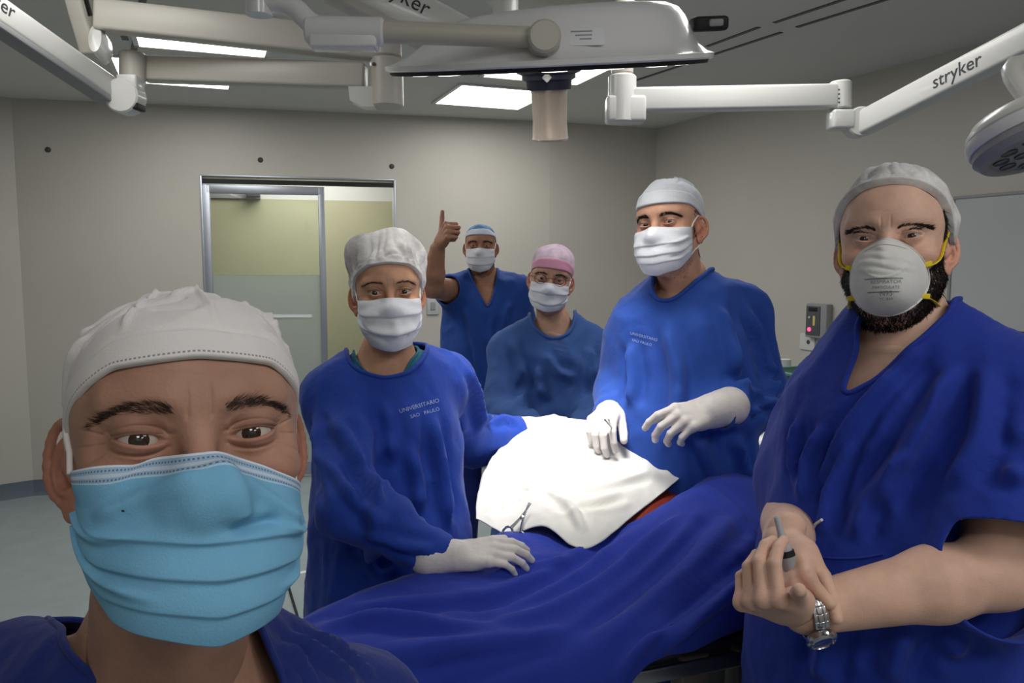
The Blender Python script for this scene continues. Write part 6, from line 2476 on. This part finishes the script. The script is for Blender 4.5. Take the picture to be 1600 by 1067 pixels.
# --- white sheet on the belly
Q = [[(744, 812, 1.74), (796, 836, 1.68), (850, 824, 1.63), (915, 858, 1.55), (998, 800, 1.69), (1068, 745, 1.83)],
     [(746, 780, 1.81), (805, 790, 1.76), (870, 775, 1.72), (925, 782, 1.69), (1005, 742, 1.80), (1056, 722, 1.89)],
     [(760, 732, 1.90), (820, 722, 1.88), (880, 712, 1.87), (940, 706, 1.87), (995, 698, 1.91), (1034, 694, 1.96)],
     [(792, 692, 2.00), (835, 668, 2.02), (880, 656, 2.04), (920, 658, 2.05), (965, 664, 2.05), (1004, 674, 2.06)]]
W_ = [[PX(*p) for p in r] for r in Q]
W_.append([p + np.array((0.0, 0.09, -0.07)) for p in W_[-1]])
W_.append([p + np.array((0.0, 0.05, -0.14)) for p in W_[-1]])
G = sheet(W_, 120, 100)
D2, _, _ = cloth_obj('white_sheet', G, mat('white surgical sheet', srgb(216, 215, 210), rough=0.85, bump=0.08, bscale=200, var=0.03, vscale=12), None, noise=0.004, sc=(9, 9, 9), seed=12.0,
                     fold=[([(770, 790), (800, 770), (830, 765)], 0.010, -0.010), ([(900, 770), (960, 755), (1020, 735)], 0.010, 0.008), ([(860, 800), (930, 790), (985, 775)], 0.010, -0.008),
                           ([(850, 760), (890, 790), (915, 840)], 0.010, 0.008), ([(1000, 690), (1030, 720), (1050, 745)], 0.010, 0.006)])
tag(D2, 'white surgical sheet over the belly under the bright lamp spot', 'sheet')

# --- instruments
ST = mat('polished steel', srgb(190, 192, 196), rough=0.2, metal=1.0)
t = thing('scissors', 'steel scissors lying on the front edge of the white sheet', 'scissors', PX(815, 812, 1.665))
a0, a1 = PX(806, 828, 1.655), PX(828, 786, 1.69)
ax = unit(a1 - a0)
for q in (-1, 1):
    b = MB()
    sd = unit(np.cross(ax, (0, -0.6, 0.8)))
    b.tube(catmull([a0 + sd * 0.012 * q, a0 * .55 + a1 * .45 + sd * 0.003 * q, a1 - sd * 0.002 * q], 14), np.linspace(0.0038, 0.0018, 14), 8)
    c = a0 + sd * 0.014 * q - ax * 0.012
    ring = [c + ax * (0.013 * math.cos(x)) + sd * (0.010 * math.sin(x)) for x in np.linspace(0, 2 * math.pi, 20)]
    b.tube(np.array(ring), 0.0026, 8, caps=False)
    b.obj('blade', ST, t)
b = MB()
b.lathe([(0.0045, -0.003), (0.0045, 0.003), (0, 0.004)], a0 * .55 + a1 * .45, frame(ax, (0, -0.6, 0.8)), 12)
b.obj('pivot_screw', ST, t)
t = thing('forceps', 'slim forceps held at the top of the white sheet', 'forceps', PX(958, 672, 1.80))
for q in (-1, 1):
    b = MB()
    b.tube(catmull([PX(948, 656, 1.78) + np.array((0.004 * q, 0, 0)), PX(956, 668, 1.83), PX(966, 676, 1.88) + np.array((0.001 * q, 0, 0.004))], 12), np.linspace(0.0026, 0.0014, 12), 8)
    b.obj('arm', ST, t)

# --- syringe in the bearded man's hand
t = thing('syringe', 'grey syringe with dark collar held upright by the bearded man', 'syringe', PX(1234, 885, 0.985))
A, E = PX(1240, 905, 0.985), PX(1213, 806, 1.0)
ax = unit(E - A)
L = np.linalg.norm(E - A)
R = frame(np.cross((0, -1, 0), ax), ax)
R = np.stack([R[:, 0], R[:, 1], ax], 1)
MB().lathe([(0.0, 0.0), (0.009, 0.001), (0.0095, 0.02), (0.0095, L * 0.42), (0.006, L * 0.45), (0, L * 0.45)], A, R, 20).obj('barrel', mat('frosted grey plastic', srgb(150, 152, 156), rough=0.4), t)
MB().lathe([(0.0, L * 0.36), (0.0102, L * 0.36), (0.0102, L * 0.45), (0, L * 0.45)], A, R, 20).obj('collar', DARK, t)
MB().lathe([(0.0078, L * 0.45), (0.0072, L * 0.56), (0.0045, L * 0.75), (0.0038, L * 0.98), (0.002, L), (0, L)], A, R, 18).obj('cap', mat('pale grey plastic', srgb(172, 176, 180), rough=0.4), t)

# --- wristwatch
t = thing('wristwatch', 'steel wristwatch with grey dial on the bearded man left wrist', 'watch', PX(1256, 965, 0.97))
e0, w_ = B.el[1], B.wr[1]
ax = unit(w_ - e0)
ctr = w_ - ax * 0.004
fn = unit(np.array((0.05, -0.72, -0.62)) - ax * (np.array((0.05, -0.72, -0.62)) @ ax))
sd = np.cross(ax, fn)
rw = 0.0375
ang0 = math.radians(30)
n_l = 22
for k in range(n_l):
    a = math.radians(28) + (math.radians(304)) * (k + 0.5) / n_l
    rad_v = fn * math.cos(a) + sd * math.sin(a)
    R = np.stack([np.cross(ax, rad_v) * 1.0, ax, rad_v], 1)
    w2 = 0.0085
    b = MB()
    b.box(ctr + rad_v * rw, (0.0044, w2 * 0.42, 0.0016), R, 0.0008)
    for q in (-1, 1):
        b.box(ctr + rad_v * (rw - 0.0002) + ax * (q * w2 * 0.72), (0.0046, w2 * 0.28, 0.0013), R, 0.0007)
    b.obj('link', ST, t)
Rw = np.stack([sd, ax, -fn], 1)
Rw = np.stack([sd, np.cross(fn, sd), fn], 1)
b = MB()
b.lathe([(0, -0.004), (0.0175, -0.004), (0.0195, 0.0), (0.0195, 0.004), (0.0175, 0.0065), (0.0155, 0.007), (0.0150, 0.0055)], ctr + fn * (rw + 0.001), Rw, 36)
b.obj('case', ST, t)
b = MB().lathe([(0.0152, 0.0054), (0, 0.0054)], ctr + fn * (rw + 0.001), Rw, 32)
dl_ = b.obj('dial', mat('grey dial', srgb(96, 98, 98), rough=0.25, coat=0.5), t)
b = MB()
for k in range(12):
    a = k * math.pi / 6
    b.box(ctr + fn * (rw + 0.0067) + Rw @ np.array((0.0128 * math.cos(a), 0.0128 * math.sin(a), 0)), (0.0014, 0.0004, 0.0002), Rw @ rotz(a))
b.box(ctr + fn * (rw + 0.007) + Rw @ np.array((0.004, 0.002, 0)), (0.005, 0.0005, 0.0002), Rw @ rotz(0.5))
b.box(ctr + fn * (rw + 0.007) + Rw @ np.array((-0.002, 0.004, 0)), (0.0065, 0.0004, 0.0002), Rw @ rotz(2.0))
b.obj('hour_marks', ST, dl_, smooth=False)
b = MB().lathe([(0, 0), (0.003, 0), (0.003, 0.004), (0, 0.0045)], ctr + fn * (rw + 0.003) + Rw @ np.array((0.0195, 0, 0)), frame(np.cross(Rw[:, 0], fn), Rw[:, 0]), 12)
b.obj('crown', ST, t)

# --- pocket cord on the bearded man's scrub top
tree = bvh(gB.data and B.gV, B.gF)


def onB(x, y, lift=0.003):
    d = unit(PX(x, y, 1.0) - CAM)
    h = tree.ray_cast(Vector(CAM), Vector(d))
    return np.array(h[0]) - d * lift if h[0] is not None else PX(x, y, 1.05)


gobj = gB
C = catmull([onB(x, y) for x, y in ((1284, 812), (1272, 822), (1268, 840))], 14)
MB().tube(C, 0.0022, 8).obj('pen_clip', mat('white cord', srgb(206, 208, 216), rough=0.5), gobj)
C = catmull([onB(x, y, 0.003 + 0.0015 * (i % 2)) for i, (x, y) in enumerate(((1262, 872), (1258, 886), (1261, 900), (1257, 912), (1259, 924)))], 24)
MB().tube(C, 0.0018, 8).obj('cord', mat('white cord', srgb(206, 208, 216)), gobj)
for seam in (((1268, 868), (1300, 872), (1340, 872), (1380, 866)), ((1266, 900), (1300, 908), (1340, 908), (1376, 902)), ((1268, 868), (1266, 900)), ((1275, 830), (1268, 868))):
    C = catmull([onB(x, y, 0.0012) for x, y in seam], 20)
    MB().tube(C, 0.0016, 6).obj('pocket_seam', SCRUB, gobj)

# --- trolley with packs behind the surgeon
t = thing('instrument_trolley', 'blue draped instrument trolley behind the surgeon, near the right wall', 'trolley', (*PX(1230, 690, 2.75)[:2], 0))
c0 = PX(1235, 700, 2.75)
zt_ = c0[2]
b = MB()
b.box((c0[0], c0[1], zt_ - 0.02), (0.32, 0.22, 0.015), RT, 0.004)
b.obj('shelf', ST, t)
for sx in (-1, 1):
    for sy in (-1, 1):
        b = MB()
        p = np.array((c0[0], c0[1], 0)) + RT @ np.array((0.29 * sx, 0.19 * sy, 0))
        b.tube(np.array([p + (0, 0, 0.08), p + (0, 0, zt_ - 0.03)]), 0.012, 12)
        lg = b.obj('leg', ST, t)
        b = MB().lathe([(0, -0.012), (0.034, -0.012), (0.038, -0.006), (0.038, 0.006), (0.034, 0.012), (0, 0.012)], p + (0, 0, 0.04), rotx(math.pi / 2), 18)
        b.obj('caster', DARK, lg)
nu, nv = 80, 40
a = np.linspace(0, 2 * np.pi, nu, endpoint=False)
sq = np.stack([np.sign(np.cos(a)) * np.abs(np.cos(a)) ** 0.25 * 0.34, np.sign(np.sin(a)) * np.abs(np.sin(a)) ** 0.25 * 0.24], 1)
rows = []
for k in np.concatenate([np.linspace(0.02, 1, 14), np.ones(nv - 14)]):
    rows.append(k)
V = []
for j in range(nv):
    k = rows[j]
    dz = 0 if j < 14 else (j - 13) / (nv - 14) * 0.42
    fl_ = 1 + (0.10 * dz / 0.42 * np.sin(a * 9 + 0.6)) * (dz > 0) + 0.05 * dz
    xy = sq * (k * fl_)[:, None]
    pts = np.concatenate([xy, np.full((nu, 1), -dz)], 1) @ RT.T + np.array((c0[0], c0[1], zt_ + 0.002))
    V.append(pts)
V = np.concatenate(V)
o = mesh_obj('trolley_drape', V, grid_faces(nu, nv, True) + [list(range(nu))[::-1]], GOWN, None)
rebase(o, (c0[0], c0[1], zt_ - 0.42))
tag(o, 'royal blue cloth hanging over the instrument trolley behind the surgeon', 'cloth')
p = PX(1247, 610, 2.8)
t = thing('instrument_bin', 'pale green translucent bin on the trolley behind the surgeon', 'bin', (p[0], p[1], zt_))
hz_ = PX(1247, 580, 2.8)[2] - zt_
b = MB()
for s_, ax_ in ((1, 0), (-1, 0), (1, 1), (-1, 1)):
    off_ = RT[:, ax_] * (0.085 * s_)
    hh_ = (0.003, 0.085, hz_ / 2) if ax_ == 0 else (0.085, 0.003, hz_ / 2)
    b.box(np.array((p[0], p[1], zt_ + hz_ / 2 + .004)) + off_, hh_, RT, 0.001)
b.box((p[0], p[1], zt_ + .008), (0.085, 0.085, 0.003), RT)
GRN = mat('green translucent plastic', srgb(130, 168, 150), rough=0.25, trans=0.45)
b.obj('tub', GRN, t)
b = MB()
for s_, ax_ in ((1, 0), (-1, 0), (1, 1), (-1, 1)):
    off_ = RT[:, ax_] * (0.09 * s_)
    hh_ = (0.006, 0.095, 0.006) if ax_ == 0 else (0.095, 0.006, 0.006)
    b.box(np.array((p[0], p[1], zt_ + hz_)) + off_, hh_, RT, 0.002)
b.obj('rim', mat('green rim plastic', srgb(110, 160, 140), rough=0.3), t)
p = PX(1226, 578, 2.95)
t = thing('bottle', 'white bottle standing beside the green bin', 'bottle', (p[0], p[1], zt_))
hb = PX(1226, 562, 2.95)[2] - zt_
MB().lathe([(0, 0.003), (0.04, 0.003), (0.042, 0.02), (0.042, hb * .72), (0.03, hb * .84), (0.018, hb * .88)], (p[0], p[1], zt_ + .002), None, 28).obj('bottle_body', WPLA, t)
MB().lathe([(0.0, hb * .86), (0.022, hb * .86), (0.022, hb), (0.0, hb)], (p[0], p[1], zt_ + .002), None, 20).obj('bottle_cap', WPLA, t)
p = np.array((*PX(1206, 674, 2.62)[:2], PX(1235, 700, 2.75)[2] + 0.05))
t = thing('folded_pack', 'white folded pack tilted on the trolley beside the surgeon elbow', 'pack', p - (0, 0, .03))
R = RT @ roty(math.radians(-35))
MB().box(p, (0.045, 0.05, 0.018), R, 0.008).obj('wrap', WPLA, t)
MB().box(p + R[:, 2] * 0.019, (0.04, 0.012, 0.002), R, 0.001).obj('tape_strip', mat('label paper', srgb(226, 228, 234)), t)
